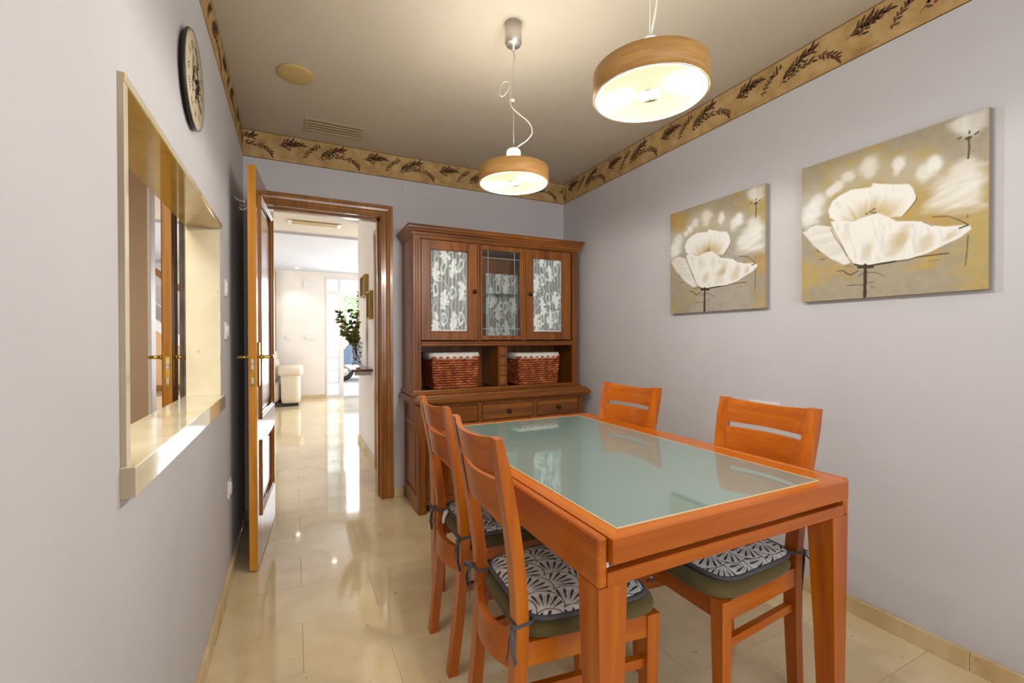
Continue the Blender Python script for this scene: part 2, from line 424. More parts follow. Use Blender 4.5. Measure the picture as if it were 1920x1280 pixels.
# wallpaper border with olive sprigs -------------------------------------
def paperb(nt, b):
    g = N(nt, 'ShaderNodeNewGeometry'); n = N(nt, 'ShaderNodeTexNoise'); n.inputs['Scale'].default_value = 14; n.inputs['Detail'].default_value = 5
    nt.links.new(g.outputs['Position'], n.inputs[0])
    r = ramp(nt, [(.3, 'a98650'), (.5, 'bd9c66'), (.7, 'c9ab78')]); nt.links.new(n.outputs[0], r.inputs[0]); nt.links.new(r.outputs[0], b.inputs['Base Color'])
PAPER = mat('border_paper', 'c9ac78', .8, build=paperb)
INK = mat('border_line_ink', '4a3c20', .8)
LEAF1 = mat('olive_leaf_print', '5d4c22', .8); LEAF2 = mat('olive_leaf_print_dark', '47331c', .8); FRUIT = mat('olive_fruit_print', '7c4030', .8)
SCRIPT = mat('script_print', '9a7c4c', .8)
def leaf_poly(cx, cyy, ang, L, W, bend=0):
    pts = []
    for t, w_ in ((0, .0), (.2, .7), (.5, 1.0), (.8, .6), (1, 0)):
        pts.append((t, w_))
    up = [(t*L, w_*W/2+bend*L*t*t) for t, w_ in pts]; dn = [(t*L, -w_*W/2+bend*L*t*t) for t, w_ in pts[1:-1]][::-1]
    ca, sa = math.cos(ang), math.sin(ang)
    return [(cx+x*ca-y_*sa, cyy+x*sa+y_*ca) for x, y_ in up+dn]
def sprig(x, y_, ang, L, n, rng, size=.03):
    """returns lists of polygons (leaf1, leaf2, fruit)"""
    a, b_, c = [], [], []
    ca, sa = math.cos(ang), math.sin(ang)
    P = lambda t: (x+ca*t*L-sa*.12*L*math.sin(t*3), y_+sa*t*L+ca*.12*L*math.sin(t*3))
    for i in range(9):
        p, q = P(i/9), P((i+1)/9); dx, dy = q[0]-p[0], q[1]-p[1]; l = math.hypot(dx, dy); nx, ny = -dy/l*.0011, dx/l*.0011
        b_.append([(p[0]-nx, p[1]-ny), (q[0]-nx, q[1]-ny), (q[0]+nx, q[1]+ny), (p[0]+nx, p[1]+ny)])
    for i in range(n):
        t = .12+.88*i/(n-1); px_, py_ = P(t); s_ = 1 if i % 2 else -1
        aa = ang + s_*rng.uniform(.35, 1.15)*(1.1-.5*t)
        (a if rng.random() < .6 else b_).append(leaf_poly(px_, py_, aa, size*rng.uniform(.7, 1.15), size*.31, rng.uniform(-.2, .2)))
        if rng.random() < .35:
            fx, fy = px_+rng.uniform(-.008, .008), py_+rng.uniform(-.01, .006)
            c.append([(fx+.0058*math.cos(k*math.pi/3), fy+.0075*math.sin(k*math.pi/3)) for k in range(6)])
    return a, b_, c
def motif(rng):
    A, B, C = [], [], []
    for args in ((.01, .085, .20, .15, 17, .036), (.06, .070, .55, .07, 8, .034), (.17, .030, .75, .13, 14, .028), (.26, .035, .52, .18, 19, .036), (.30, .05, .20, .11, 9, .034), (.33, .085, .35, .09, 8, .034), (.04, .10, .0, .09, 8, .032), (.43, .085, -.62, .11, 13, .030)):
        a, b_, c = sprig(args[0], args[1], args[2], args[3], args[4], rng, args[5]); A += a; B += b_; C += c
    return A, B, C
def text_mesh(s, size, shear=0.0):
    cu = bpy.data.curves.new('t', 'FONT'); cu.body = s; cu.size = size; cu.shear = shear; cu.align_x = 'LEFT'; cu.resolution_u = 3
    o = bpy.data.objects.new('t', cu); COL.objects.link(o); bpy.context.view_layer.update()
    me = bpy.data.meshes.new_from_object(o.evaluated_get(bpy.context.evaluated_depsgraph_get())); bpy.data.objects.remove(o)
    vs = [(v.co.x, v.co.y) for v in me.vertices]; fs = [tuple(p.vertices) for p in me.polygons]; return vs, fs
TXT = text_mesh('Les olives', .022, .35)
PER = .54
def border(n, origin, udir, L, u0):
    """origin at lower-left of strip as read, udir unit vector along the reading direction, normal n"""
    udir = Vector(udir); n = Vector(n); O = Vector(origin); H = .1757
    root = struct('trim_%d' % border.i); border.i += 1
    f = lambda u, v, d: O+udir*u+Vector((0, 0, v))+n*d
    mb = MB(); mb.add([f(0,0,0), f(L,0,0), f(L,H,0), f(0,H,0), f(0,0,.0012), f(L,0,.0012), f(L,H,.0012), f(0,H,.0012)],
                      [(0,1,2,3),(4,5,6,7),(0,1,5,4),(1,2,6,5),(2,3,7,6),(3,0,4,7)]); mb.build('border_paper', PAPER, root)
    mb = MB()
    for v0, v1 in ((0, .004), (H-.005, H-.0015)):
        mb.add([f(0,v0,.0016), f(L,v0,.0016), f(L,v1,.0016), f(0,v1,.0016)], [(0,1,2,3)])
    mb.build('border_line', INK, root)
    lay = [(LEAF1, MB(), .0020), (LEAF2, MB(), .0022), (FRUIT, MB(), .0025)]
    tx = MB(); rng = random.Random(3); mot = motif(rng); u = u0-PER
    while u < L:
        for polys, (m_, mbl, d) in zip(mot, lay):
            for p in polys:
                if all(0.002 < u+q[0] < L-.002 for q in p):
                    mbl.add([f(u+q[0], .012+q[1], d) for q in p], [tuple(range(len(p)))])
        for (du, dv) in ((.04, .018), (.33, .135)):
            if 0 < u+du and u+du+.13 < L:
                tx.add([f(u+du+q[0], dv+q[1], .0018) for q in TXT[0]], TXT[1])
        u += PER
    for (m_, mbl, d), nm in zip(lay, ('leaf_print', 'branch_print', 'fruit_print')):
        o = mbl.build(nm, m_, root); o['kind'] = 'stuff'
    o = tx.build('script_print', SCRIPT, root)
border.i = 2
border((0,-1,0), (XL, YB, BZ), (1,0,0), XR-XL, .18)
border((-1,0,0), (XR, YB, BZ), (0,-1,0), YB-YF, .05)
border((1,0,0), (XL, YF, BZ), (0,1,0), YB-YF, .30)

# ------------------------------------------------------------------ door frame and leaf
d1 = struct('door_1')
def casing_profile():   # (across from opening outwards, depth)
    return [(0, 0), (0, .014), (.006, .019), (.016, .019), (.020, .014), (.040, .014), (.046, .019), (.060, .022), (.068, .026), (.086, .026), (.088, .020), (.088, 0)]
def casing(x0, x1, z1, ysurf, out, parent, name='door_frame'):
    prof = casing_profile()
    rings = []
    for (bx, bz, sx, sz) in ((x0, 0, -1, 0), (x0, z1, -1, 1), (x1, z1, 1, 1), (x1, 0, 1, 0)):
        rings.append([(bx+sx*a, ysurf+out*d, bz+sz*a) for a, d in prof])
    # left upright, head, right upright as one moulding
    mb = MB(); mb.sweep(rings); return mb.build(name, DOORW['z'], parent)
def casing_y(xs, out, ya, yb, z1, parent):
    prof = casing_profile(); rings = []
    for (by, bz, sy_, sz) in ((ya, 0, -1, 0), (ya, z1, -1, 1), (yb, z1, 1, 1), (yb, 0, 1, 0)):
        rings.append([(xs+out*d, by+sy_*a*.9, bz+sz*a*.9) for a, d in prof])
    MB().sweep(rings).build('door_frame', DOORW['z'], parent)
casing(DX0, DX1, DZ, YB, -1, d1); casing(DX0, DX1, DZ, YB+.12, 1, d1)
MB().box(DX1, DX1+.012, YB, YB+.12, 0, DZ+.012).box(DX0-.012, DX0, YB, YB+.12, 0, DZ+.012).box(DX0, DX1, YB, YB+.12, DZ, DZ+.012).box(DX1-.012, DX1, YB+.05, YB+.10, 0, DZ).box(DX0, DX1, YB+.05, YB+.10, DZ-.012, DZ).build('door_jamb', DOORW['z'], d1)

def door_leaf(parent, W, H, t, panels, name='door_leaf'):
    """leaf local: x across from hinge (0) to W, y thickness 0..t (face at y=0), z up"""
    mb = MB(); xs = [0, .11, W-.11, W]
    zs = [0] + [z for p in panels for z in p] + [H]
    mb.box(0, .11, 0, t, 0, H, .002).box(W-.11, W-.004, 0, t, 0, H, .002)
    for i in range(0, len(zs), 2): mb.box(.11, W-.11, 0, t, zs[i], zs[i+1], .001)
    lf = mb.build(name, DOORW['z'], parent)
    MB().box(W-.0045, W, .0005, t-.0005, 0, H).build('leaf_edge', EDGEW['z'], lf, label='paler oak lock edge')
    for (a, b_) in panels:
        pm = MB(); pm.box(.11, W-.11, t*.35, t*.65, a, b_)
        pm.box(.165, W-.165, t*.22, t*.78, a+.055, b_-.055, .006); pm.build('door_panel', DOORW['z'], lf)
        mo = MB()
        for yf, s_ in ((0, -1), (t, 1)):
            for dd, hh in ((0, .010), (.012, .006)):
                x0, x1, z0, z1 = .11-.006+dd, W-.11+.006-dd, a-.006+dd, b_+.006-dd
                y0_, y1_ = yf-s_*.012, yf+s_*hh
                mo.box(x0, x0+.014, y0_, y1_, z0, z1, .003).box(x1-.014, x1, y0_, y1_, z0, z1, .003)
                mo.box(x0, x1, y0_, y1_, z0, z0+.014, .003).box(x0, x1, y0_, y1_, z1-.014, z1, .003)
        mo.build('panel_moulding', DOORW['z'], lf)
    return lf
def lever_set(parent, W, t, zc=1.03, side=(-1, 1)):
    xh = W-.06
    for s_ in side:
        f0 = 0 if s_ < 0 else t
        MB().box(xh-.019, xh+.019, f0, f0+s_*.006, zc-.12, zc+.105, .003).build('handle_plate', BRASS, parent)
        mb = MB(); mb.lathe([(.012, 0), (.012, .008), (.008, .014)], (xh, f0+s_*.006 if s_ > 0 else f0-.02, zc+.03), 12, 'y')
        mb.tube([(xh, f0+s_*.004, zc+.03), (xh, f0+s_*.045, zc+.03), (xh-.012, f0+s_*.055, zc+.03), (xh-.05, f0+s_*.055, zc+.032), (xh-.105, f0+s_*.052, zc+.028)], [.0085, .0085, .0085, .0075, .009], 10)
        mb.build('lever_handle', BRASS, parent)
    lp = MB(); lp.box(W-.001, W+.0025, t/2-.010, t/2+.010, zc-.115, zc+.035, .001)
    lp.build('lock_plate', BRASS, parent)
    lb = MB(); lb.box(W+.001, W+.010, t/2-.007, t/2+.007, zc-.030, zc-.004, .002); lb.box(W+.001, W+.0032, t/2-.005, t/2+.005, zc-.10, zc-.07); lb.box(W+.001, W+.0032, t/2-.005, t/2+.005, zc+.0, zc+.022)
    lb.build('latch_bolt', STEEL, parent)
LW = .742
hinge = Vector((-.120, 3.282, .008)); nearp = Vector((-.171, 2.541, .008))
dirv = (nearp-hinge).normalized()
leaf_root = bpy.data.objects.new('door_leaf', None); COL.objects.link(leaf_root); leaf_root.parent = d1
# local x -> dirv ; local y (away from visible face) -> -X-ish
yv = Vector((dirv.y, -dirv.x, 0)); 
if yv.x > 0: yv = -yv
lf = door_leaf(d1, LW, 2.012, .037, [(.24, .62), (.74, 1.90)])
Mx = Matrix(((dirv.x, yv.x, 0, hinge.x), (dirv.y, yv.y, 0, hinge.y), (0, 0, 1, hinge.z), (0, 0, 0, 1)))
lf.matrix_local = Mx
lever_set(lf, LW, .037)
bpy.data.objects.remove(leaf_root)
# kitchen door leaf seen through the hatch
d2 = struct('door_2')
h2 = Vector((-.640, 3.29, .008)); n2 = Vector((-.551, 2.74, .008)); dv2 = (n2-h2).normalized()
yv2 = Vector((dv2.y, -dv2.x, 0))
if yv2.x > 0: yv2 = -yv2
lf2 = door_leaf(d2, (n2-h2).length, 2.012, .037, [(.24, .62), (.74, 1.90)])
lf2.matrix_local = Matrix(((dv2.x, yv2.x, 0, h2.x), (dv2.y, yv2.y, 0, h2.y), (0, 0, 1, h2.z), (0, 0, 0, 1)))
lever_set(lf2, (n2-h2).length, .037)
# door in the corridor wall
d3 = struct('door_3')
casing_y(.66, -1, 3.50, 4.05, 2.031, d3)
MB().box(.655, .663, 3.50, 4.05, 0, 2.03).build('door_leaf', DOORW['z'], d3)
# hooks over the leaf, on its hidden side
hk = thing('coat_hook_rail', 'chrome coat hook rail behind the open oak door', 'coat hooks', (0, 0, 0))
hk.matrix_world = Mx
MB().box(.25, LW-.06, .0375, .042, 1.828, 1.852, .001).build('rail', CHROME, hk)
for xx in (.30, .42, .54, .655):
    mb = MB()
    mb.tube([(xx, .042, 1.845), (xx, .070, 1.850), (xx, .096, 1.856), (xx, .106, 1.872)], [.0045, .004, .004, .006], 8)
    mb.tube([(xx, .042, 1.835), (xx, .056, 1.812), (xx, .074, 1.806), (xx, .085, 1.820)], [.0045, .004, .004, .006], 8)
    mb.build('hook', CHROME, hk)

# ================================================================== TABLE
TX0, TX1, TY0, TY1, TZ = .553, 1.452, .735, 2.012, .750
tb = thing('dining_table', 'cherry wood dining table with frosted glass top and tapered legs', 'table', ((TX0+TX1)/2, (TY0+TY1)/2, 0))
tcx, tcy = (TX0+TX1)/2, (TY0+TY1)/2
def L2(x, y): return x-tcx, y-tcy
def tbox(mb, x0, x1, y0, y1, z0, z1, b=.0015):
    a0, b0 = L2(x0, y0); a1, b1 = L2(x1, y1); return mb.box(a0, a1, b0, b1, z0, z1, b)
# side boards
for x0, x1 in ((TX0, TX0+.024), (TX1-.024, TX1)):
    tbox(MB(), x0, x1, TY0, TY1, .645, TZ, .004).build('side_board', CHERRY['y'], tb)
# top frame: boards between the side boards, mitred look with small joints
GX0, GX1, GY0, GY1 = .620, 1.352, .760, 1.975
FX0, FX1, FY0, FY1 = TX0+.027, TX1-.027, .722, TY1+.012
for ring in (([(FX0, FY0), (FX1, FY0), (GX1, GY0), (GX0, GY0)]), ([(FX0, FY1), (FX1, FY1), (GX1, GY1), (GX0, GY1)])):
    p = [L2(*q) for q in ring]; tf = MB(); tf.add([(a, b, TZ-.001) for a, b in p]+[(a, b, .697) for a, b in p], [(0,1,2,3),(4,5,6,7),(0,1,5,4),(1,2,6,5),(2,3,7,6),(3,0,4,7)])
    tf.build('end_rail', CHERRY['x'], tb)
for ring in (([(FX0, FY0), (FX0, FY1), (GX0, GY1), (GX0, GY0)]), ([(FX1, FY0), (FX1, FY1), (GX1, GY1), (GX1, GY0)])):
    p = [L2(*q) for q in ring]; tf = MB(); tf.add([(a, b, TZ-.001) for a, b in p]+[(a, b, .697) for a, b in p], [(0,1,2,3),(4,5,6,7),(0,1,5,4),(1,2,6,5),(2,3,7,6),(3,0,4,7)])
    tf.build('top_side_rail', CHERRY['y'], tb)
def frost(nt, b):
    out = [n for n in nt.nodes if n.type == 'OUTPUT_MATERIAL'][0]
    b.inputs['Base Color'].default_value = (*lin('839e98'), 1)
    t = N(nt, 'ShaderNodeBsdfTransparent'); t.inputs[0].default_value = (*lin('cfe0da'), 1)
    mx = N(nt, 'ShaderNodeMixShader'); mx.inputs[0].default_value = .12
    nt.links.new(b.outputs[0], mx.inputs[1]); nt.links.new(t.outputs[0], mx.inputs[2]); nt.links.new(mx.outputs[0], out.inputs[0])
FROST = mat('frosted_green_glass', 'b6cac3', .5, coat=1.0, coat_r=.01, build=frost, Coat_IOR=3.2)
tbox(MB(), GX0+.001, GX1-.001, GY0+.001, GY1-.001, .742, TZ, .0008).build('glass_top', FROST, tb)
PALEEDGE = mat('polished_glass_edge', 'd9cba0', .3)
mb = MB()
for (a0, a1, b0, b1) in ((GX0, GX1, GY0, GY0+.003), (GX0, GX1, GY1-.003, GY1), (GX0, GX0+.003, GY0+.0031, GY1-.0031), (GX1-.003, GX1, GY0+.0031, GY1-.0031)):
    tbox(mb, a0, a1, b0, b1, .745, TZ+.0006, 0)
mb.build('glass_edge', PALEEDGE, tb)
LEAFP = mat('pale_lower_leaf', '9fb3ad', .6)
tbox(MB(), GX0-.02, GX1+.02, GY0-.02, 1.178, .700, .712).build('extension_leaf', LEAFP, tb)
tbox(MB(), GX0-.02, GX1+.02, 1.247, GY1+.02, .700, .712).build('extension_leaf', LEAFP, tb)
tbox(MB(), GX0-.02, GX1+.02, 1.18, 1.245, .700, .738).build('cross_rail', CHERRY['x'], tb)
for y0, y1 in ((TY0, TY0+.022), (TY1-.022, TY1)):
    tbox(MB(), TX0+.024, TX1-.024, y0, y1, .645, .675).build('lower_rail', CHERRY['x'], tb)
tbox(MB(), TX0+.024, TX1-.024, TY0+.05, TY0+.07, .66, .697).build('extension_runner', CHERRY['x'], tb)
for x in (TX0+.030, TX1-.030):
    a, b = L2(x, TY0+.012); MB().lathe([(.005, -.005), (.005, .006)], (a, b, .688), 12).build('roller_pin', WHITEP, tb)
for sx, x0 in ((1, TX0+.002), (-1, TX1-.002)):
    for sy_, y0 in ((1, TY0+.001), (-1, TY1-.001)):
        secs = []
        for z, w_, o_ in ((.0, .046, .010), (.30, .058, .005), (.645, .074, 0)):
            xa, ya = x0+sx*o_, y0+sy_*o_*.3
            secs.append([(*L2(xa, ya), z), (*L2(xa+sx*w_, ya), z), (*L2(xa+sx*w_, ya+sy_*w_), z), (*L2(xa, ya+sy_*w_), z)])
        MB().sweep(secs).build('leg', CHERRY['z'], tb)

# ================================================================== CHAIRS
CH = dict(H=.932, rt=.068, wt=.188, ws=.160, wf=.142, rf=.041, D=.403, wfr=.189)
def postx(z):
    if z > .45: t = (z-.45)/(CH['H']-.45); return -CH['rt']*t**1.5
    t = (.45-z)/.45; return -CH['rf']*t**1.4
def posty(z):
    if z > .45: t = (z-.45)/(CH['H']-.45); return CH['ws']+(CH['wt']-CH['ws'])*t
    t = (.45-z)/.45; return CH['ws']+(CH['wf']-CH['ws'])*t
PW, PD = .040, .032
def chair_meshes():
    ms = {}
    # posts
    for s_ in (-1, 1):
        secs = []
        for i in range(15):
            z = CH['H']*i/14; x, yy = postx(z), posty(z); tw = PW if z > .3 else .034+.006*z/.3
            dd = PD if z < .62 else PD-.006*(z-.62)/.31
            secs.append([(x, s_*yy, z), (x+dd, s_*yy, z), (x+dd, s_*(yy-tw), z), (x, s_*(yy-tw), z)])
        secs[-1] = [(p[0]+(.004 if k in (0, 3) else -.004), p[1]-s_*(.003 if k < 2 else -.002), p[2]) for k, p in enumerate(secs[-1])]
        ms['rear_leg%d' % s_] = ('rear_leg', MB().sweep(secs).mesh('rear_leg', CHERRY['z']))
    for s_ in (-1, 1):
        xo, yo = CH['D'], CH['wfr']; secs = []
        for z, w_, o_ in ((0, .028, .012), (.2, .034, .006), (.43, .040, 0)):
            secs.append([(xo-o_, s_*(yo-o_*.6), z), (xo-o_-w_, s_*(yo-o_*.6), z), (xo-o_-w_, s_*(yo-o_*.6-w_), z), (xo-o_, s_*(yo-o_*.6-w_), z)])
        ms['front_leg%d' % s_] = ('front_leg', MB().sweep(secs).mesh('front_leg', CHERRY['z']))
        # side rail & stretcher
        y0, y1 = CH['ws']-.004, CH['wfr']-.004
        def bar(z0, z1, t, xa, xb, ya, yb):
            return [[(xa, s_*ya, z0), (xa, s_*ya, z1), (xa, s_*(ya-t), z1), (xa, s_*(ya-t), z0)], [(xb, s_*yb, z0), (xb, s_*yb, z1), (xb, s_*(yb-t), z1), (xb, s_*(yb-t), z0)]]
        ms['side_rail%d' % s_] = ('side_rail', MB().sweep(bar(.372, .430, .022, .028, CH['D']-.036, y0, y1)).mesh('side_rail', CHERRY['x']))
        ms['stretcher%d' % s_] = ('stretcher', MB().sweep(bar(.283, .308, .018, .016, CH['D']-.038, posty(.29)-.011, y1-.012)).mesh('stretcher', CHERRY['x']))
    fr = MB().box(CH['D']-.030, CH['D']-.006, -CH['wfr']+.036, CH['wfr']-.036, .372, .430, .001)
    ms['front_rail'] = ('front_rail', fr.mesh('front_rail', CHERRY['y']))
    # curved back boards and rear rail
    def curved(zb, ztop, bow, t, w_in, n=18, name='back_slat', dz_top=0, arch=0, xoff=.008, width=None):
        secs = []
        for i in range(n+1):
            u = -1+2*i/n; c = 1-u*u
            z0 = zb + arch*c; z1 = ztop - dz_top*c
            ring = []
            for z, xo in ((z0, 0), (z1, 0), (z1, t), (z0, t)):
                hw = (posty(z)-PW+.002) if width is None else width
                ring.append((postx(z)+xoff-bow*c+xo, u*hw, z))
            secs.append(ring)
        return MB().sweep(secs, smooth=False).mesh(name, CHERRY['y'])
    ms['slat_a'] = ('back_slat', curved(.842, .930, .026, .013, .1, dz_top=.010))
    ms['slat_b'] = ('back_slat', curved(.700, .824, .026, .013, .1, arch=.035))
    ms['rear_rail'] = ('rear_rail', curved(.350, .428, .034, .018, .1, name='rear_rail', xoff=.006, width=CH['ws']-.036))
    for k in ('slat_a', 'slat_b', 'rear_rail'):
        me = ms[k][1]
    # padded seat
    n = 44; rows = []
    def outline(inset, k):
        pts = []
        for i in range(n):
            a = 2*math.pi*i/n; c_, s2 = math.cos(a), math.sin(a); p = 2/5.0
            ex = abs(c_)**p*(1 if c_ > 0 else -1); ey = abs(s2)**p*(1 if s2 > 0 else -1)
            x = .218+ex*(.205-inset); wy = (.168+.034*((x-.02)/.4))-inset
            pts.append((x, ey*wy))
        return pts
    secs = []
    for inset, z in ((.012, .4305), (.002, .436), (0, .447), (.004, .459), (.018, .468), (.05, .473), (.11, .476), (.17, .477)):
        secs.append([(x, y_, z) for x, y_ in outline(inset, 0)])
    ms['seat_pad'] = ('seat_pad', MB().sweep(secs, smooth=True).mesh('seat_pad', OLIVE))
    return ms
CM = chair_meshes()
CHAIRS = [((.476, 1.096), -.047, 'cherry wood dining chair on the hatch side, at the table corner nearest the camera'),
          ((.509, 1.593), -.019, 'cherry wood dining chair on the hatch side, nearer the glazed cabinet'),
          ((1.425, 1.702), 3.227, 'cherry wood dining chair on the painting side, nearer the glazed cabinet, only its back showing'),
          ((1.453, 1.027), 3.137, 'cherry wood dining chair on the painting side in front of the wall socket')]
def make_chair(pos, rz, label):
    t = thing('dining_chair', label, 'chair', (*pos, 0), rz, 'cherry wood dining chairs')
    for nm, me in CM.values(): put(nm, me, t)
    return t
for c in CHAIRS: make_chair(*c)

# tie-on cushions -------------------------------------------------------
def fans(X, Y):
    """overlapping scallops each holding a fan of teardrops; returns darkness 0..1"""
    R = .056; dx = .104; dy = .054
    dark = np.zeros(X.shape); best = np.full(X.shape, -99)
    jj = np.floor(Y/dy).astype(int)
    for dj in range(-2, 3):
        j = jj+dj
        off = np.where(j % 2 == 0, 0, dx/2); i = np.round((X-off)/dx); cx = i*dx+off; cyy = j*dy
        px, py = X-cx, Y-cyy; r = np.hypot(px, py); th = 1.5*(np.modf(np.abs(np.sin(i*12.9898+j*78.233)*43758.5453))[0]-.5); px, py = px*np.cos(th)-py*np.sin(th), px*np.sin(th)+py*np.cos(th)
        hit = (r < R) & (-j > best)
        d = np.zeros(X.shape)
        d = np.maximum(d, 1-sstep(.0010, .0022, np.abs(r-R+.0012)))
        ang = np.arctan2(px, py+.036); rr = np.hypot(px, py+.036)
        k = np.round(ang/.30); da = (ang-k*.30)
        ok = (np.abs(k) <= 3) & (r < R-.006)
        w_ = .0046*np.clip((rr-.022)/.048, 0, 1)
        pet = ok & (np.abs(da*rr) < w_*np.where(rr > .066, np.clip((.078-rr)/.012, 0, 1)**.5, 1)) & (rr > .026) & (rr < .078)
        d = np.where(pet, 1, d)
        kk = np.round((ang-.15)/.30); da2 = ang-.15-kk*.30
        dots = (np.abs(da2*rr) < .0012) & (np.abs(kk) <= 2) & (rr > .034) & (rr < .066) & (((rr/.005) % 1) < .6)
        d = np.where(dots, .9, d)
        d = np.where((np.abs(px)+np.abs(py+.030) < .0055), 1, d)
        dark = np.where(hit, d, dark); best = np.where(hit, -j, best)
    return dark
def cushion_mesh():
    n = 235; g = np.linspace(-1, 1, n); A, B = np.meshgrid(g, g, indexing='ij')
    # map square to rounded square
    p = 6.0; rad = (np.abs(A)**p+np.abs(B)**p)**(1/p); mx = np.maximum(np.abs(A), np.abs(B))+1e-9
    S = mx/np.maximum(rad, 1e-9); hx, hy = .178, .176
    X = A*S*hx; Y = B*S*(hy+.010*A)
    e = np.maximum(np.abs(A), np.abs(B))
    puff = np.clip(1-e**6, 0, 1)**.5
    Z = .004+.014*puff + .002*np.sin(A*3.2+.4)*np.cos(B*2.7)*puff
    m = MB(); m.grid(np.stack([X, Y, Z], -1)); nv = n*n
    Zb = np.zeros_like(Z); 
    me = m.mesh('cushion_cover', PRINTED)
    w1 = np.array((*lin('e6e2de'),)); dk = np.array((*lin('3e3e46'),))
    ca, sa = math.cos(.9), math.sin(.9)
    F_ = fans(X*ca-Y*sa+.5, X*sa+Y*ca+.5)
    me_rgb = (w1[None]*(1-F_.reshape(-1, 1)) + dk[None]*F_.reshape(-1, 1)); setcol(me, me_rgb)
    # piping
    pts = []
    for i in range(73):
        a = 2*math.pi*i/72; c_, s_ = math.cos(a), math.sin(a); r_ = (abs(c_)**p+abs(s_)**p)**(-1/p)
        A_, B_ = c_*r_, s_*r_; pts.append((A_*hx, B_*(hy+.010*A_), .0045))
    pip = MB().tube(pts, .0062, 8, caps=False).mesh('piping', GREYCLOTH)
    under = MB(); ring = pts[:-1]
    under.sweep([[(x*.99, y_*.99, .0005) for x, y_, z in ring], [(x*.99, y_*.99, .004) for x, y_, z in ring]])
    return me, pip, under.mesh('cushion_underside', GREYCLOTH)
CUS = cushion_mesh()
def ribbon(mb, pts, w, t=.0012, wdir=Vector((1, 0, 0))):
    pts = [Vector(p) for p in pts]; secs = []
    for i, p in enumerate(pts):
        tg = (pts[min(i+1, len(pts)-1)]-pts[max(i-1, 0)]).normalized()
        wd = (wdir - tg*wdir.dot(tg)).normalized(); nn = tg.cross(wd)
        a = wd*w/2; b_ = nn*t; secs.append([p-a-b_, p+a-b_, p+a+b_, p-a+b_])
    mb.sweep(secs)
def ties(t, zc, style=0):
    """ribbons from the rear cushion corners round both rear posts, knotted behind them; cushion-local coords, chair frame origin at (-.2,0)"""
    for s_ in (-1, 1):
        mb = MB(); zt = .004; x0 = -.212; yo = s_*(CH['ws']+.002); yi = s_*(CH['ws']-PW-.002)
        xf = x0+PD+.002; xb = x0-.003
        loop = [(-.160, s_*.150, zt), (xf+.002, yo, zt), (xb, yo, zt-.004), (xb, yi, zt-.006), (xf, yi, zt-.004), (-.160, s_*.140, zt)]
        ribbon(mb, loop, .009, .0012, Vector((0, 0, 1)))
        kx, ky, kz = xb-.006, yo*.98, zt-.006
        mb.lathe([(0, -.008), (.007, -.004), (.008, .002), (.005, .008), (0, .009)], (kx, ky, kz), 10)
        L1, L2_ = ((.085, .070), (.075, .095), (.16, .06), (.22, .05))[style]
        ribbon(mb, [(kx, ky, kz), (kx-.010, ky-s_*.006, kz-.03), (kx-.006, ky-s_*.012, kz-L1*.6), (kx-.012, ky-s_*.016, kz-L1)], .011, .0014, Vector((.4, 1, 0)))
        ribbon(mb, [(kx, ky, kz), (kx-.008, ky+s_*.014, kz-.02), (kx-.010, ky+s_*.020, kz-L2_*.6), (kx-.004, ky+s_*.022, kz-L2_)], .010, .0014, Vector((1, .6, 0)))
        ribbon(mb, [(kx, ky, kz), (kx-.012, ky+s_*.016, kz+.010), (kx-.014, ky+s_*.026, kz-.006), (kx-.004, ky+s_*.006, kz-.002)], .009, .0014, Vector((1, .2, .5)))
        mb.build('tie', GREYCLOTH, t)
CUL = ['white cushion with grey fan print on the chair nearest the camera on the hatch side',
       'grey fan print cushion with a white care tag on the chair nearer the cabinet',
       'white cushion with grey fan print hidden under the far painting-side corner of the table',
       'white cushion with grey fan print on the olive seat in front of the wall socket']
for i, (pos, rz, _) in enumerate(CHAIRS):
    off = Vector((.212, 0, .4775)); off.rotate(Matrix.Rotation(rz, 3, 'Z'))
    t = thing('seat_cushion', CUL[i], 'cushion', (pos[0]+off.x, pos[1]+off.y, off.z), rz, 'fan print seat cushions')
    for nm, me in zip(('cushion_cover', 'piping', 'cushion_underside'), CUS): put(nm, me, t)
    ties(t, 0, i)
    if i == 1:
        mb = MB(); ribbon(mb, [(-.170, .110, .002), (-.190, .100, -.004), (-.203, .088, -.022), (-.206, .080, -.038)], .022, .0005, Vector((0, 1, .2)))
        mb.build('care_tag', WHITEP, t, label='small white printed care tag')

# ================================================================== HUTCH
HX0, HX1, HYF, HYB = .711, 2.029, 2.960, YB-.004
hu = thing('display_cabinet', 'brown oak dresser with lace-curtained doors, open niches and three drawers', 'cabinet', ((HX0+HX1)/2, HYB, 0))
hc = (HX0+HX1)/2
def hb(mb, x0, x1, y0, y1, z0, z1, b=.0015): return mb.box(x0-hc, x1-hc, y0-HYB, y1-HYB, z0, z1, b)
# crown moulding swept on three sides
def moulding(prof, x0, x1, yf, yb, z, name, m):
    rings = []
    for (bx, by, sx, sy_) in ((x0, yb, -1, 0), (x0, yf, -1, -1), (x1, yf, 1, -1), (x1, yb, 1, 0)):
        rings.append([(bx+sx*o-hc, by+sy_*o-HYB, z+h) for o, h in prof])
    return MB().sweep(rings).build(name, m, hu)
moulding([(-.02, 0), (.004, 0), (.004, .012), (.010, .016), (.012, .026), (.022, .034), (.026, .046), (.034, .050), (.036, .062), (.040, .066), (.040, .074), (-.02, .074)], HX0, HX1, HYF, HYB, 1.846, 'crown_moulding', OAK['x'])
hb(MB(), HX0-.0, HX1+.0, HYF+.01, HYB, 1.90, 1.915).build('top_panel', OAK['x'], hu)
# frieze above doors
hb(MB(), HX0+.052, HX1-.052, HYF+.001, HYF+.022, 1.836, 1.852).build('frieze', OAK['x'], hu)
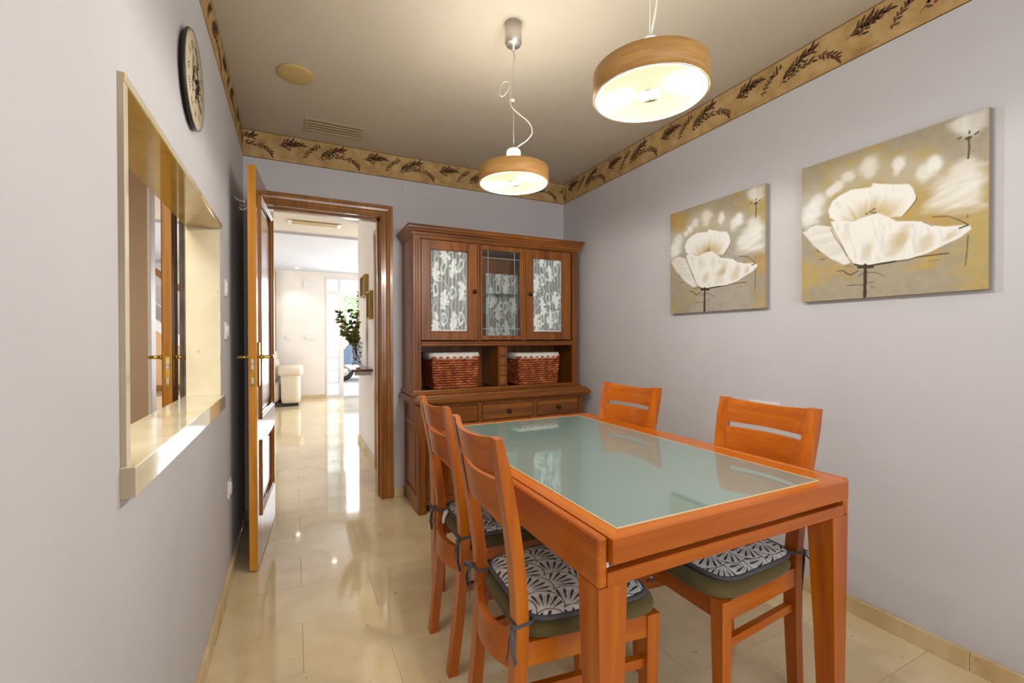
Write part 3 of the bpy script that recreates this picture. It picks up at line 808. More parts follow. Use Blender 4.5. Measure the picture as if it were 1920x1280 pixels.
# fluted pilasters
for s_, x0 in ((1, HX0), (-1, HX1)):
    mb = MB(); a, b_ = sorted((x0, x0+s_*.052)); hb(mb, a, b_, HYF, HYF+.03, .80, 1.848)
    for k in range(2):
        xa = x0+s_*(.012+.018*k); q0, q1 = sorted((xa, xa+s_*.010)); hb(mb, q0, q1, HYF-.005, HYF+.002, .83, 1.83, .003)
    mb.build('pilaster', OAK['z'], hu)
for x0, x1 in ((HX0, HX0+.018), (HX1-.018, HX1)):
    hb(MB(), x0, x1, HYF+.03, HYB, .80, 1.848).build('side_panel', OAK['z'], hu)
hb(MB(), HX0+.018, HX1-.018, HYB-.012, HYB, .785, 1.848).build('back_panel', OAK['z'], hu)
hb(MB(), HX0+.018, HX1-.018, HYF+.004, HYB-.012, 1.104, 1.124).build('niche_ceiling', OAK['x'], hu)
mb = MB(); hb(mb, HX0+.050, HX1-.050, HYF-.012, HYF+.02, 1.108, 1.140, .004); hb(mb, HX0+.048, HX1-.048, HYF-.018, HYF, 1.124, 1.134, .003)
mb.build('door_rail_moulding', OAK['x'], hu)
for xx in (1.1825, 1.5510):
    hb(MB(), xx-.0065, xx+.0065, HYF+.002, HYF+.022, 1.142, 1.836).build('door_post', OAK['z'], hu)
hb(MB(), HX0+.018, HX1-.018, HYF+.05, HYB-.012, 1.485, 1.491).build('glass_shelf', glassm('shelf_glass', 'b8ccc6'), hu)
# lace
def lace_mesh(W, Hh, seed, dim=1.0):
    nx, nz = 110, 190; u = np.linspace(0, 1, nx); v = np.linspace(0, 1, nz); A, B = np.meshgrid(u, v, indexing='ij')
    rng = np.random.RandomState(seed)
    ph = A*W*2*math.pi/.026 + 1.5*np.sin(B*3+seed)
    Yy = .0018*np.sin(ph) + .001*np.sin(ph*.37+1)
    m = MB(); m.grid(np.stack([A*W-W/2, Yy, B*Hh], -1)); me = m.mesh('lace_curtain', LACE)
    X, Z = A*W, B*Hh; f = np.zeros(A.shape)
    X = X+.007*np.sin(Z*31+seed)+.003*np.sin(Z*83+X*40); Z = Z+.010*np.sin(X*47+seed*2)+.004*np.sin(X*130)
    for q in range(4):
        vine = np.abs(X-W*(.12+.26*q)-.016*np.sin(Z*38+q*2.1)); f = np.maximum(f, (1-sstep(.0022, .0036, vine))*.85)
    def ell(cx, cz, a, b_, rot=0, hollow=False):
        nonlocal f
        c_, s_ = math.cos(rot), math.sin(rot); p = (X-cx)*c_+(Z-cz)*s_; q = -(X-cx)*s_+(Z-cz)*c_
        r = np.hypot(p/a, q/b_)
        k = (1-sstep(.92, 1.08, r)) if not hollow else (1-sstep(.12, .25, np.abs(r-.85)))
        f = np.maximum(f, k)
    for row in range(4):
        zc = Hh*(.04+.31*row)
        for c in range(-1, 4):
            xc = W*(.16+.46*c+(.20 if row % 2 else 0)) + rng.uniform(-.006, .006)
            zc = Hh*(.04+.31*row)+rng.uniform(-.03, .03)+(.05 if c % 2 else 0); k_ = rng.uniform(.8, 1.25)
            for q in range(7): ell(xc+rng.uniform(-.03, .03), zc+rng.uniform(-.05, .09), rng.uniform(.004, .010), rng.uniform(.008, .022), rng.uniform(-1.2, 1.2))
            ell(xc, zc, .018*k_, .030*k_); ell(xc, zc+.055*k_, .013, .030); ell(xc-.018, zc+.03, .013, .008, .8); ell(xc+.018, zc+.03, .013, .008, -.8)
            ell(xc, zc-.035, .014, .016); ell(xc+.030, zc-.02, .011, .020, .2, True)
            ell(xc+W*.21, zc+.06, .020, .045, 0, True); ell(xc+W*.21, zc+.02, .016, .010, .6)
    f = np.maximum(f, (np.abs(A*W-W*.5) > W*.5-.004)*1.0); f = np.maximum(f, (B*Hh < .012)*.9)
    net = .46+.14*np.sin(ph+1)+.06*(rng.rand(*A.shape)-.5)
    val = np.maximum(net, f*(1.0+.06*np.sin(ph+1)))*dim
    c = np.array(lin('fdfffd')); rgb = c[None]*np.clip(val.reshape(-1, 1), 0, 1.1)**1.2
    setcol(me, rgb); return me
LDK = mat('dark_joint', '1f0d06', .8)
for (x0, x1, g0, g1, kx, seed) in ((.7665, 1.1725, .830, 1.100, 1.146, 2), (1.5605, 1.9615, 1.620, 1.886, 1.594, 5)):
    z0, z1, gz0, gz1 = 1.1485, 1.8320, 1.207, 1.770
    mb = MB(); yf, yb = HYF+.001, HYF+.021
    hb(mb, x0, g0, yf, yb, z0, z1); hb(mb, g1, x1, yf, yb, z0, z1); hb(mb, g0, g1, yf, yb, z0, gz0); hb(mb, g0, g1, yf, yb, gz1, z1)
    dr = mb.build('door', OAK['z'], hu)
    mb = MB()
    for a in ((g0-.004, g0+.004, gz0, gz1), (g1-.004, g1+.004, gz0, gz1)): hb(mb, a[0], a[1], yf-.003, yf+.01, a[2], a[3], .002)
    for a in ((gz0-.004, gz0+.004), (gz1-.004, gz1+.004)): hb(mb, g0, g1, yf-.003, yf+.01, a[0], a[1], .002)
    mb.build('glazing_bead', OAK['z'], dr)
    put('lace_curtain', lace_mesh(g1-g0, gz1-gz0, seed), dr, ((g0+g1)/2-hc, HYF+.014-HYB+.008, gz0))
    hb(MB(), g0, g1, yf+.006, yf+.008, gz0, gz1, 0).build('pane', GLASS, dr)
    MB().lathe([(.006, 0), (.005, -.008), (.012, -.012), (.0145, -.018), (.011, -.025), (0, -.027)], (kx-hc, yf-HYB, 1.491), 16, 'y').build('knob', IRON, dr)
# centre glazed panel
mb = MB(); x0, x1, g0, g1, z0, z1, gz0, gz1 = 1.1925, 1.5410, 1.211, 1.514, 1.1485, 1.8320, 1.180, 1.797
yf, yb = HYF+.001, HYF+.021
hb(mb, x0, g0, yf, yb, z0, z1); hb(mb, g1, x1, yf, yb, z0, z1); hb(mb, g0, g1, yf, yb, z0, gz0); hb(mb, g0, g1, yf, yb, gz1, z1)
cp_ = mb.build('centre_panel', OAK['z'], hu)
hb(MB(), g0, g1, yf+.006, yf+.009, gz0, gz1, 0).build('pane', GLASS, cp_)
BEV = mat('cut_glass_line', 'cfd6d8', .2)
mb = MB()
for xx in (g0+.045, g1-.045): hb(mb, xx-.0012, xx+.0012, yf+.005, yf+.0062, gz0, gz1, 0)
for zz in (gz0+.05, gz1-.055): hb(mb, g0, g1, yf+.005, yf+.0062, zz-.0012, zz+.0012, 0)
mb.build('cut_line', BEV, cp_)
put('lace_curtain', lace_mesh(.27, .50, 9, .62), cp_, (1.43-hc, 3.10-HYB, 1.15), label='lace panel inside the cabinet, interior shade put into its colour')  # added lace panel, the dim interior is put into its colour
# niche divider with four little drawers
hb(MB(), 1.335, 1.400, HYF+.012, HYB-.012, .81, 1.104).build('niche_divider', OAK['z'], hu)
mb = MB(); hb(mb, 1.332, 1.342, HYF-.001, HYF+.014, .81, 1.108); hb(mb, 1.393, 1.403, HYF-.001, HYF+.014, .81, 1.108); mb.build('divider_edge', OAK['z'], hu)
for k in range(4):
    zz = .816+k*.0715; hb(MB(), 1.344, 1.391, HYF-.002, HYF+.013, zz+.0015, zz+.0695, .003).build('small_drawer', OAK['x'], hu)
# worktop with moulded edge
moulding([(-.03, .714), (.0, .714), (.006, .722), (.020, .724), (.030, .732), (.036, .742), (.036, .752), (.028, .760), (.026, .768), (.014, .772), (.010, .782), (-.03, .786)], HX0+.006, HX1-.0, 2.868, HYB, 0, 'worktop_edge', OAK['x'])
hb(MB(), HX0+.0, HX1-.0, 2.866, HYB, .750, .788).build('worktop', OAK['x'], hu)
moulding([(-.03, .786), (.014, .786), (.014, .794), (.006, .800), (.002, .810), (-.03, .810)], HX0, HX1, HYF-.004, HYB, 0, 'upper_plinth', OAK['x'])
# base
BX0, BX1, BYF = .722, 2.018, 2.876
mb = MB()
hb(mb, BX0, BX0+.052, BYF, BYF+.03, .0, .716); hb(mb, BX1-.045, BX1, BYF, BYF+.03, .0, .716)
hb(mb, BX0+.052, BX1-.045, BYF, BYF+.025, .700, .716, 0); hb(mb, BX0+.052, BX1-.045, BYF, BYF+.025, .560, .587, 0)
hb(mb, 1.140, 1.168, BYF, BYF+.025, .587, .70, 0); hb(mb, 1.578, 1.606, BYF, BYF+.025, .587, .70, 0); hb(mb, BX0+.052, BX1-.045, BYF, BYF+.025, .06, .10, 0)
mb.build('base_frame', OAK['z'], hu)
for x0, x1 in ((.774, 1.139), (1.169, 1.577), (1.607, 1.972)):
    dw = MB(); hb(dw, x0+.003, x1-.003, BYF-.004, BYF+.02, .5905, .6975, .003); dw = dw.build('drawer', OAK['x'], hu)
    MB().lathe([(.007, 0), (.006, -.010), (.013, -.015), (.016, -.021), (.012, -.029), (0, -.031)], ((x0+x1)/2-hc, BYF-.004-HYB, .643), 16, 'y').build('knob', IRON, dw)
for x0, x1 in ((.776, 1.070), (1.074, 1.368), (1.372, 1.668), (1.672, 1.970)):
    mb = MB(); hb(mb, x0, x1, BYF+.002, BYF+.022, .102, .558, .002); hb(mb, x0+.055, x1-.055, BYF-.004, BYF+.01, .16, .50, .006); mb.build('base_door', OAK['z'], hu)
sd = MB()
hb(sd, BX0+.006, BX0+.018, BYF+.03, HYB, .0, .716, 0)
hb(sd, BX0, BX0+.02, BYF+.03, BYF+.07, .0, .716); hb(sd, BX0, BX0+.02, HYB-.05, HYB, .0, .716)
for z0, z1 in ((0, .115), (.555, .60), (.69, .716)): hb(sd, BX0, BX0+.02, BYF+.07, HYB-.05, z0, z1)
hb(sd, BX0+.002, BX0+.012, BYF+.10, HYB-.08, .145, .525, .004)
hb(sd, BX0-.004, BX0+.02, BYF+.066, HYB-.046, .548, .556, .002); hb(sd, BX0-.004, BX0+.02, BYF+.066, HYB-.046, .113, .121, .002)
sd.build('base_side_panel', OAK['z'], hu)
hb(MB(), BX1-.018, BX1, BYF+.03, HYB, 0, .716).build('base_side_panel', OAK['z'], hu)
hb(MB(), BX0+.02, BX1-.018, HYB-.01, HYB, .05, .716).build('base_back', OAK['z'], hu)
hb(MB(), BX0+.02, BX1-.018, BYF+.03, HYB-.01, .08, .10).build('base_floor', OAK['x'], hu)

# baskets ----------------------------------------------------------------
def wickerb(nt, b):
    tc = N(nt, 'ShaderNodeTexCoord'); n = N(nt, 'ShaderNodeTexNoise'); n.inputs['Scale'].default_value = 22; n.inputs['Detail'].default_value = 2
    nt.links.new(tc.outputs['Object'], n.inputs[0]); r = ramp(nt, [(.3, '7a3414'), (.5, '9c4c20'), (.7, 'ba6c38')])
    nt.links.new(n.outputs[0], r.inputs[0]); nt.links.new(r.outputs[0], b.inputs['Base Color'])
WICK = mat('brown_wicker', '96461e', .45, coat=.2, build=wickerb)
def basket(label, x0t, x1t, x0b, x1b, yf, depth, z0, zt):
    """rectangular tapering wicker basket with cloth liner folded over the rim"""
    cx = (x0t+x1t)/2; t = thing('wicker_basket', label, 'basket', (cx, yf+depth/2, z0), 0, 'wicker baskets in the dresser niches')
    H = zt-z0; rows = 13; mb = MB(); st = MB()
    def ring(z, off, k):
        f = z/H; hw = ((x1b-x0b)+((x1t-x0t)-(x1b-x0b))*f)/2-.012; hd = depth/2-.012+.010*f
        per = 2*(hw+hd)*2; n = 104; pts = []
        for i in range(n+1):
            s_ = per*i/n; L = [2*hw, 2*hd, 2*hw, 2*hd]; a = s_; e = 0
            while e < 3 and a > L[e]: a -= L[e]; e += 1
            P = [(-hw+a, -hd), (hw, -hd+a), (hw-a, hd), (-hw, hd-a)][e]; nn = [(0, -1), (1, 0), (0, 1), (-1, 0)][e]
            o_ = off*math.sin(s_*math.pi/.0245+k*math.pi); pts.append((P[0]+nn[0]*o_, P[1]+nn[1]*o_, z))
        return pts
    for r_ in range(rows):
        z = .008+(H-.02)*r_/rows; mb.tube(ring(z, .0055, r_), .0086, 6, caps=False)
    for r_ in (0,): mb.tube(ring(.004, 0, 0), .008, 6, caps=False)
    for i in range(0, 104, 2):
        a, b_ = ring(.004, 0, 0)[i], ring(H-.045, 0, 0)[i]; st.tube([a, b_], .003, 5)
    o = mb.build('wicker_weave', WICK, t); o['kind'] = 'stuff'
    o = st.build('wicker_stakes', WICK, t); o['kind'] = 'stuff'
    hb0 = (x1b-x0b)/2-.014; MB().box(-hb0, hb0, -depth/2+.016, depth/2-.016, .002, .008).build('basket_bottom', WICK, t)
    # liner: folded cloth rim
    hw, hd = (x1t-x0t)/2, depth/2+.004; secs = []; rng = random.Random(int(cx*100)); n = 72
    wob = [rng.uniform(-1, 1) for _ in range(n)]
    for i in range(n):
        a = 2*math.pi*i/n; c_, s_ = math.cos(a), math.sin(a); p = 7; r_ = (abs(c_)**p+abs(s_)**p)**(-1/p)
        X_, Y_ = c_*r_, s_*r_; w_ = wob[i]*.0016
        secs.append([((hw+w_)*X_, (hd+w_)*Y_, H-.036+w_), ((hw+.003+w_)*X_, (hd+.003+w_)*Y_, H-.014), ((hw-.004)*X_, (hd-.004)*Y_, H+.003+w_), ((hw-.016)*X_, (hd-.016)*Y_, H-.002), ((hw-.022)*X_, (hd-.022)*Y_, H-.05), ((hw-.014)*X_, (hd-.014)*Y_, H-.05)])
    lm = MB(); lm.sweep(secs+[secs[0]], caps=False, smooth=True); lm.build('cloth_liner', LINER, t)
    MB().box(-hw+.03, hw-.03, -hd+.03, hd-.03, H-.06, H-.055).build('liner_fold', LINER, t)
basket('brown wicker basket with white cloth liner in the left cabinet niche', .838, 1.212, .856, 1.195, 3.005, .25, .8105, 1.056)
basket('brown wicker basket with white cloth liner in the right cabinet niche', 1.499, 1.893, 1.510, 1.868, 2.998, .25, .8105, 1.046)

# ================================================================== PENDANT LAMPS
def veneer(nt, b):
    tc = N(nt, 'ShaderNodeTexCoord'); mp = N(nt, 'ShaderNodeMapping'); mp.inputs['Scale'].default_value = (6, 6, 60)
    nt.links.new(tc.outputs['Object'], mp.inputs[0]); n = N(nt, 'ShaderNodeTexNoise'); n.inputs['Scale'].default_value = 2; n.inputs['Detail'].default_value = 4
    nt.links.new(mp.outputs[0], n.inputs[0]); r = ramp(nt, [(.3, 'ae7f44'), (.5, 'bd8e4e'), (.7, 'cb9d5c')]); nt.links.new(n.outputs[0], r.inputs[0]); nt.links.new(r.outputs[0], b.inputs['Base Color'])
VEN = mat('beech_veneer', 'd0a066', .5, build=veneer)
INNER = mat('shade_lining', 'f2ece0', .7)
CORD = mat('clear_cord', 'beb4a4', .35)
DISC = mat('satin_disc', '8d877b', .5, .5)
BULBS = ((.035, -.085), (-.065, .045))
def diffm():
    m = bpy.data.materials.new('lit_diffuser_glass'); m.use_nodes = True; nt = m.node_tree; nt.nodes.clear()
    out = N(nt, 'ShaderNodeOutputMaterial'); em = N(nt, 'ShaderNodeEmission'); gl = N(nt, 'ShaderNodeBsdfGlossy'); gl.inputs['Roughness'].default_value = .15
    tr = N(nt, 'ShaderNodeBsdfTransparent'); ad = N(nt, 'ShaderNodeMixShader')
    tc = N(nt, 'ShaderNodeTexCoord'); fac = None
    for (bx, by), amp, w_ in zip(BULBS, (4.5, 1.6), (.034, .034)):
        d = N(nt, 'ShaderNodeVectorMath', operation='DISTANCE'); d.inputs[1].default_value = (bx, by, 0)
        sx = N(nt, 'ShaderNodeSeparateXYZ'); cx = N(nt, 'ShaderNodeCombineXYZ'); nt.links.new(tc.outputs['Object'], sx.inputs[0])
        nt.links.new(sx.outputs[0], cx.inputs[0]); nt.links.new(sx.outputs[1], cx.inputs[1]); nt.links.new(cx.outputs[0], d.inputs[0])
        q = N(nt, 'ShaderNodeMath', operation='DIVIDE'); q.inputs[1].default_value = w_; nt.links.new(d.outputs['Value'], q.inputs[0])
        s2 = N(nt, 'ShaderNodeMath', operation='POWER'); s2.inputs[1].default_value = 2; nt.links.new(q.outputs[0], s2.inputs[0])
        ng = N(nt, 'ShaderNodeMath', operation='MULTIPLY'); ng.inputs[1].default_value = -1; nt.links.new(s2.outputs[0], ng.inputs[0])
        ex = N(nt, 'ShaderNodeMath', operation='EXPONENT'); nt.links.new(ng.outputs[0], ex.inputs[0])
        am = N(nt, 'ShaderNodeMath', operation='MULTIPLY'); am.inputs[1].default_value = amp; nt.links.new(ex.outputs[0], am.inputs[0])
        if fac is None: fac = am
        else:
            s3 = N(nt, 'ShaderNodeMath', operation='ADD'); nt.links.new(fac.outputs[0], s3.inputs[0]); nt.links.new(am.outputs[0], s3.inputs[1]); fac = s3
    ba = N(nt, 'ShaderNodeMath', operation='ADD'); ba.inputs[1].default_value = .80; nt.links.new(fac.outputs[0], ba.inputs[0])
    em.inputs[0].default_value = (1.0, .88, .56, 1); nt.links.new(ba.outputs[0], em.inputs[1])
    a2 = N(nt, 'ShaderNodeMixShader'); a2.inputs[0].default_value = .05; nt.links.new(em.outputs[0], a2.inputs[1]); nt.links.new(gl.outputs[0], a2.inputs[2])
    ad.inputs[0].default_value = .0; nt.links.new(a2.outputs[0], ad.inputs[1]); nt.links.new(tr.outputs[0], ad.inputs[2])
    nt.links.new(ad.outputs[0], out.inputs[0]); return m
DIFF = diffm()
def topm():
    m = bpy.data.materials.new('white_top_baffle'); m.use_nodes = True; nt = m.node_tree; nt.nodes.clear()
    out = N(nt, 'ShaderNodeOutputMaterial'); d = N(nt, 'ShaderNodeBsdfDiffuse'); d.inputs[0].default_value = (.86, .84, .78, 1); t = N(nt, 'ShaderNodeBsdfTransparent')
    mx = N(nt, 'ShaderNodeMixShader'); mx.inputs[0].default_value = .0; nt.links.new(d.outputs[0], mx.inputs[1]); nt.links.new(t.outputs[0], mx.inputs[2]); nt.links.new(mx.outputs[0], out.inputs[0]); return m
TOPD = topm()
def pendant(label, x, y, zb, cord):
    t = thing('pendant_lamp', label, 'lamp', (x, y, zb), 0, 'pendant lamps over the table')
    R = .149; Hs = .062
    MB().lathe([(R, 0), (R, Hs), (R-.003, Hs), (R-.003, 0)], n=72, closed=True).build('shade', VEN, t)
    MB().lathe([(R-.0035, .008), (R-.0035, Hs-.001), (R-.005, Hs-.001), (R-.005, .008)], n=72, closed=True).build('shade_lining', INNER, t)
    MB().lathe([(R-.0035, -.0005), (R-.0035, .004), (R-.010, .004), (R-.010, -.0005)], n=72, closed=True).build('diffuser_rim', INNER, t)
    MB().lathe([(0, .003), (R-.010, .003), (R-.010, .005), (0, .005)], n=64).build('diffuser', DIFF, t)
    MB().lathe([(0, -.006), (.012, -.006), (.014, -.004), (.014, 0), (.031, 0), (.031, .003), (0, .003)], n=32).build('centre_disc', DISC, t)
    MB().lathe([(0, .004), (.006, .004), (.006, .08), (.026, .08), (.030, .100), (.027, .112), (.030, .126), (.029, .140), (.024, .148), (.008, .154), (0, .154)], n=24).build('lamp_holder', WHITEP, t)
    MB().lathe([(.036, .054), (R-.012, .054), (R-.012, .056), (.036, .056)], n=64, closed=True).build('top_diffuser', TOPD, t)  # unseen disc added to hold back light rising to the ceiling
    mb = MB()
    for a in (0, 2.09, 4.19): mb.tube([(0, 0, .058), (math.cos(a)*(R-.003), math.sin(a)*(R-.003), .058)], .003, 6)
    mb.build('spider_arm', STEEL, t)
    top = CZ-zb
    MB().lathe([(0, top-.115), (.007, top-.115), (.007, top-.098), (.030, top-.094), (.036, top-.084), (.036, top-.004), (0, top-.002)], n=32).build('ceiling_canopy', STEEL, t)
    MB().tube([(0, 0, .10), (0, 0, top-.10)], .0009, 6).build('suspension_wire', STEEL, t)
    MB().tube(cord(top), .0024, 8).build('power_cord', CORD, t)
    for (bx, by), p in zip(BULBS, (1.0, .72)):
        MB().lathe([(0, .020), (.012, .022), (.016, .032), (.012, .044), (.006, .052), (.006, .060), (0, .060)], (bx, by, 0), 12).build('bulb_glass', BULBG, t)
        light('POINT', 'bulb_light', (x+bx, y+by, zb-.012), 8.6*p, WARM, .016)
    light('AREA', 'upward_light', (x, y, zb+.066), 3.3, WARM, .22, .22, (math.pi, 0, 0))
    return t
BULBG = glassm('bulb_glass', 'ffffff')
def smooth_path(ctrl, n=6):
    out = []; P = [Vector(c) for c in ctrl]; P = [P[0]]+P+[P[-1]]
    for i in range(1, len(P)-2):
        for k in range(n):
            t = k/n; a, b_, c, d = P[i-1:i+3]
            out.append(.5*((2*b_)+(-a+c)*t+(2*a-5*b_+4*c-d)*t*t+(-a+3*b_-3*c+d)*t**3))
    out.append(P[-1]); return out
rx, ry = RT.x, RT.y
def W2(s_, z): return (rx*s_, ry*s_, z)
def cord1(top):
    return smooth_path([(0.004, 0, .150), W2(.025, .165), W2(.060, .190), W2(.080, .222), W2(.066, .262), W2(.025, .298), W2(-.004, .325), W2(-.014, .350), W2(-.013, .40), W2(-.020, .435), W2(-.045, .432), W2(-.060, .390), W2(-.045, .375), W2(-.020, .41), W2(-.012, .47), W2(.006, .53), W2(.004, top-.11)], 7)
def cord2(top):
    return smooth_path([(0.004, 0, .150), W2(.006, .18), W2(.014, .22), W2(.020, .28), W2(.016, .33), W2(.008, .40), W2(.018, .46), W2(.006, .52), W2(.003, top-.11)], 7)
pl1 = pendant('round wood-veneer pendant lamp farther from the camera, its nickel canopy in view', .845, 1.713, 1.820, cord1)
pl2 = pendant('round wood-veneer pendant lamp nearer the camera, larger in view, cord leaving the frame', .856, .912, 1.806, cord2)
o = MB().box(-.012, .004, -.003, .003, .352, .362, .001).build('cable_clip', WHITEP, pl1)

# ================================================================== PAINTINGS
def art(n, variant):
    g = np.linspace(0, 1, n); Uu, Vv = np.meshgrid(g, g, indexing='ij')   # u left->right, v bottom->top
    # source pixel of the zoomed drawing -> canvas coordinates by plane homography
    src = np.array([(30, 415), (25, 1230), (1165, 1158), (1172, 45)], float); dst = np.array([(0, 1), (0, 0), (1, 0), (1, 1)], float)
    A = []; bb = []
    for (x, y_), (u, v) in zip(src, dst):
        A.append([x, y_, 1, 0, 0, 0, -u*x, -u*y_]); bb.append(u); A.append([0, 0, 0, x, y_, 1, -v*x, -v*y_]); bb.append(v)
    Hm = np.append(np.linalg.solve(np.array(A), np.array(bb)), 1).reshape(3, 3)
    def C(pts):
        r = []
        for x, y_ in pts:
            q = Hm @ np.array([x, y_, 1.]); r.append((q[0]/q[2], q[1]/q[2]))
        return r
    ns1 = vnoise(Uu, Vv, 3, 5, 1+variant); ns2 = vnoise(Uu, Vv, 9, 30, 2+variant); ns3 = vnoise(Uu, Vv, 26, 30, 3+variant)
    och = np.array(lin('b09a5c')); tan = np.array(lin('9f9680')); gld = np.array(lin('b48f42')); wht = np.array(lin('e6e6e2')); drk = np.array(lin('35200f')); gry = np.array(lin('a8a39c'))
    w1 = sstep(.35, .65, ns1+.25*(ns2-.5)); base = tan*(1-w1[..., None])+(och if variant == 0 else och*.95)*w1[..., None]
    w2 = sstep(.62, .75, vnoise(Uu, Vv, 4, 3, 12+variant)+.15*(ns2-.5)); base = base*(1-.7*w2[..., None])+gld*.7*w2[..., None]
    if variant == 1: wg = sstep(.45, .6, vnoise(Uu, Vv, 2, 3, 21))*.6; base = base*(1-wg[..., None])+gry*wg[..., None]
    img = base*(.9+.2*ns3[..., None])
    def lay(col, a): 
        nonlocal img
        a = np.clip(a, 0, 1)[..., None]; img = img*(1-a)+col*a
    def blob(cx, cyy, r, a=.8, col=wht, ax=1.0):
        (x, y_), = C([(cx, cyy)]); (x2, y2), = C([(cx+r, cyy)]); rr = abs(x2-x)+1e-6
        d = np.hypot((Uu-x)/ax, Vv-y_)/rr; lay(col, a*(1-sstep(.35, 1.15, d+.35*(ns3-.5)+.4*(ns2-.5))))
    # soft outer petals
    mist = np.array(lin('b5b2a4'))
    blob(100, 640, 150, .7, mist); blob(300, 470, 130, .6, mist); blob(440, 420, 150, .7, mist); blob(620, 430, 150, .6, mist); blob(800, 430, 170, .6, mist); blob(1030, 500, 200, .6, mist)
    blob(90, 680, 80, .85); blob(70, 730, 60, .7); blob(125, 615, 60, .7); blob(205, 556, 38, .8); blob(250, 520, 46, .85); blob(310, 465, 52, .85)
    blob(440, 400, 88, .9, ax=.9); blob(440, 440, 60, .6, ax=.7); blob(620, 390, 72, .9, ax=.7); blob(608, 430, 50, .6, ax=.6); blob(835, 395, 90, .9, ax=.7); blob(770, 440, 90, .7, ax=.7); blob(1020, 430, 120, .6)
    d = sdf(Uu, Vv, C([(760, 690), (800, 560), (880, 470), (1000, 415), (1165, 385), (1168, 660), (1050, 690), (900, 705)]))
    st = vnoise(Uu+Vv*.8, Vv-Uu*.4, 5, 46, 31+variant)
    lay(wht, (1-sstep(-.06, .02, d+.05*(ns2-.5)))*(.35+.75*st))
    blob(420, 500, 240, .22, och); 
    # small flower in the top right corner
    d = sdf(Uu, Vv, C([(915, 150), (1000, 95), (1170, 50), (1160, 150), (1110, 215), (1040, 240), (950, 220)])); lay(wht, (1-sstep(-.03, .015, d+.03*(ns2-.5)))*(.45+.5*vnoise(Uu, Vv, 30, 6, 44)))
    # inner petal
    ip = C([(190, 670), (215, 615), (260, 580), (330, 545), (450, 530), (465, 505), (500, 510), (600, 515), (680, 512), (715, 550), (728, 600), (700, 640), (640, 710), (560, 715), (500, 690), (470, 700), (340, 735), (240, 735), (200, 715)])
    d = sdf(Uu, Vv, ip); rays = vnoise(np.arctan2(Uu-.42, Vv-.42)*.9+2, np.hypot(Uu-.42, Vv-.42), 14, 2, 51)
    (cx, cyy), = C([(450, 720)]); dc = np.hypot((Uu-cx)*.8, Vv-cyy)
    lay(wht, (1-sstep(-.004, .004, d))); lay(och*1.15, (1-sstep(-.004, .004, d))*(1-sstep(.04, .17, dc+.08*(rays-.5)))*.85)
    # left petal
    lp = C([(35, 805), (70, 770), (110, 755), (205, 770), (240, 830), (290, 930), (325, 990), (280, 1008), (190, 955), (100, 885)]); d = sdf(Uu, Vv, lp)
    lay(wht, (1-sstep(-.006, .006, d))*(.72+.5*(ns2-.3)))
    # front petal
    fp = C([(205, 740), (230, 733), (345, 738), (400, 715), (470, 695), (500, 690), (560, 715), (605, 740), (700, 740), (770, 745), (830, 768), (900, 775), (1050, 765), (1062, 790), (1000, 840), (900, 885), (800, 935), (680, 970), (520, 990), (440, 1005), (350, 1000), (315, 960), (260, 850), (225, 790)])
    d = sdf(Uu, Vv, fp); lay(wht, (1-sstep(-.005, .005, d)))
    fin = (1-sstep(-.03, -.005, d))
    for bx, by, br in ((430, 910, 55), (600, 880, 75), (640, 840, 50), (790, 865, 60), (930, 845, 45)):
        (x, y_), = C([(bx, by)]); dd = np.hypot((Uu-x)*1.1+(Vv-y_)*-.35, (Vv-y_)*.6)/(br/1140); lay(och*1.1, fin*.5*(1-sstep(.2, 1.1, dd+.8*(ns2-.5))))
    stk = vnoise(Uu*1.0+Vv*.15, Vv, 60, 9, 77+variant); lay(wht*.74, fin*.55*sstep(.5, .8, stk)); lay(och*1.1, fin*.22*sstep(.55, .8, vnoise(Uu, Vv, 22, 7, 91+variant)))
    up_ = (1-sstep(-.03, -.005, sdf(Uu, Vv, ip))); lay(wht*.76, up_*.5*sstep(.5, .8, rays*.5+stk*.5))
    # brush lines
    def line(pts, w_, a=1.0, col=drk):
        d = segdist(Uu, Vv, C(pts)); lay(col, a*(1-sstep(w_*.6, w_*1.3, d+w_*.5*(ns3-.5))))
    line([(415, 1005), (414, 1100), (411, 1200)], .010); line([(350, 1000), (380, 1012), (440, 1010), (520, 997), (600, 985)], .006); line([(600, 985), (680, 975), (740, 958), (925, 938)], .0035, .9)
    line([(375, 1020), (460, 1018)], .009); line([(240, 1042), (280, 1038), (300, 1055), (325, 1066), (372, 1040)], .004, .85); line([(300, 1130), (400, 1125)], .003, .8); line([(430, 1050), (480, 1052), (530, 1075)], .0028, .7)
    line([(370, 1072), (410, 1052)], .003, .7); line([(440, 1112), (470, 1110)], .004, .5); line([(450, 1140), (465, 1142)], .004, .5)
    line([(120, 910), (130, 922)], .004, .6); line([(138, 970), (165, 965)], .004, .6); line([(830, 715), (920, 712), (985, 735), (1045, 765), (990, 787)], .0028, .85); line([(770, 745), (790, 755), (825, 770)], .003, .7); line([(1040, 768), (990, 786)], .005, .8)
    line([(1042, 830), (1035, 930), (1025, 1015)], .0035, .7); line([(1040, 705), (1040, 725)], .003, .6); line([(712, 545), (722, 575)], .002, .5); line([(728, 590), (728, 610), (690, 660), (640, 712)], .0028, .75)
    line([(205, 785), (240, 850), (270, 890), (305, 950)], .0035, .65); line([(50, 800), (75, 770), (110, 757)], .0035, .6); line([(1047, 240), (1050, 300), (1043, 360)], .0045, .9); line([(1035, 240), (1055, 232)], .009, .9)
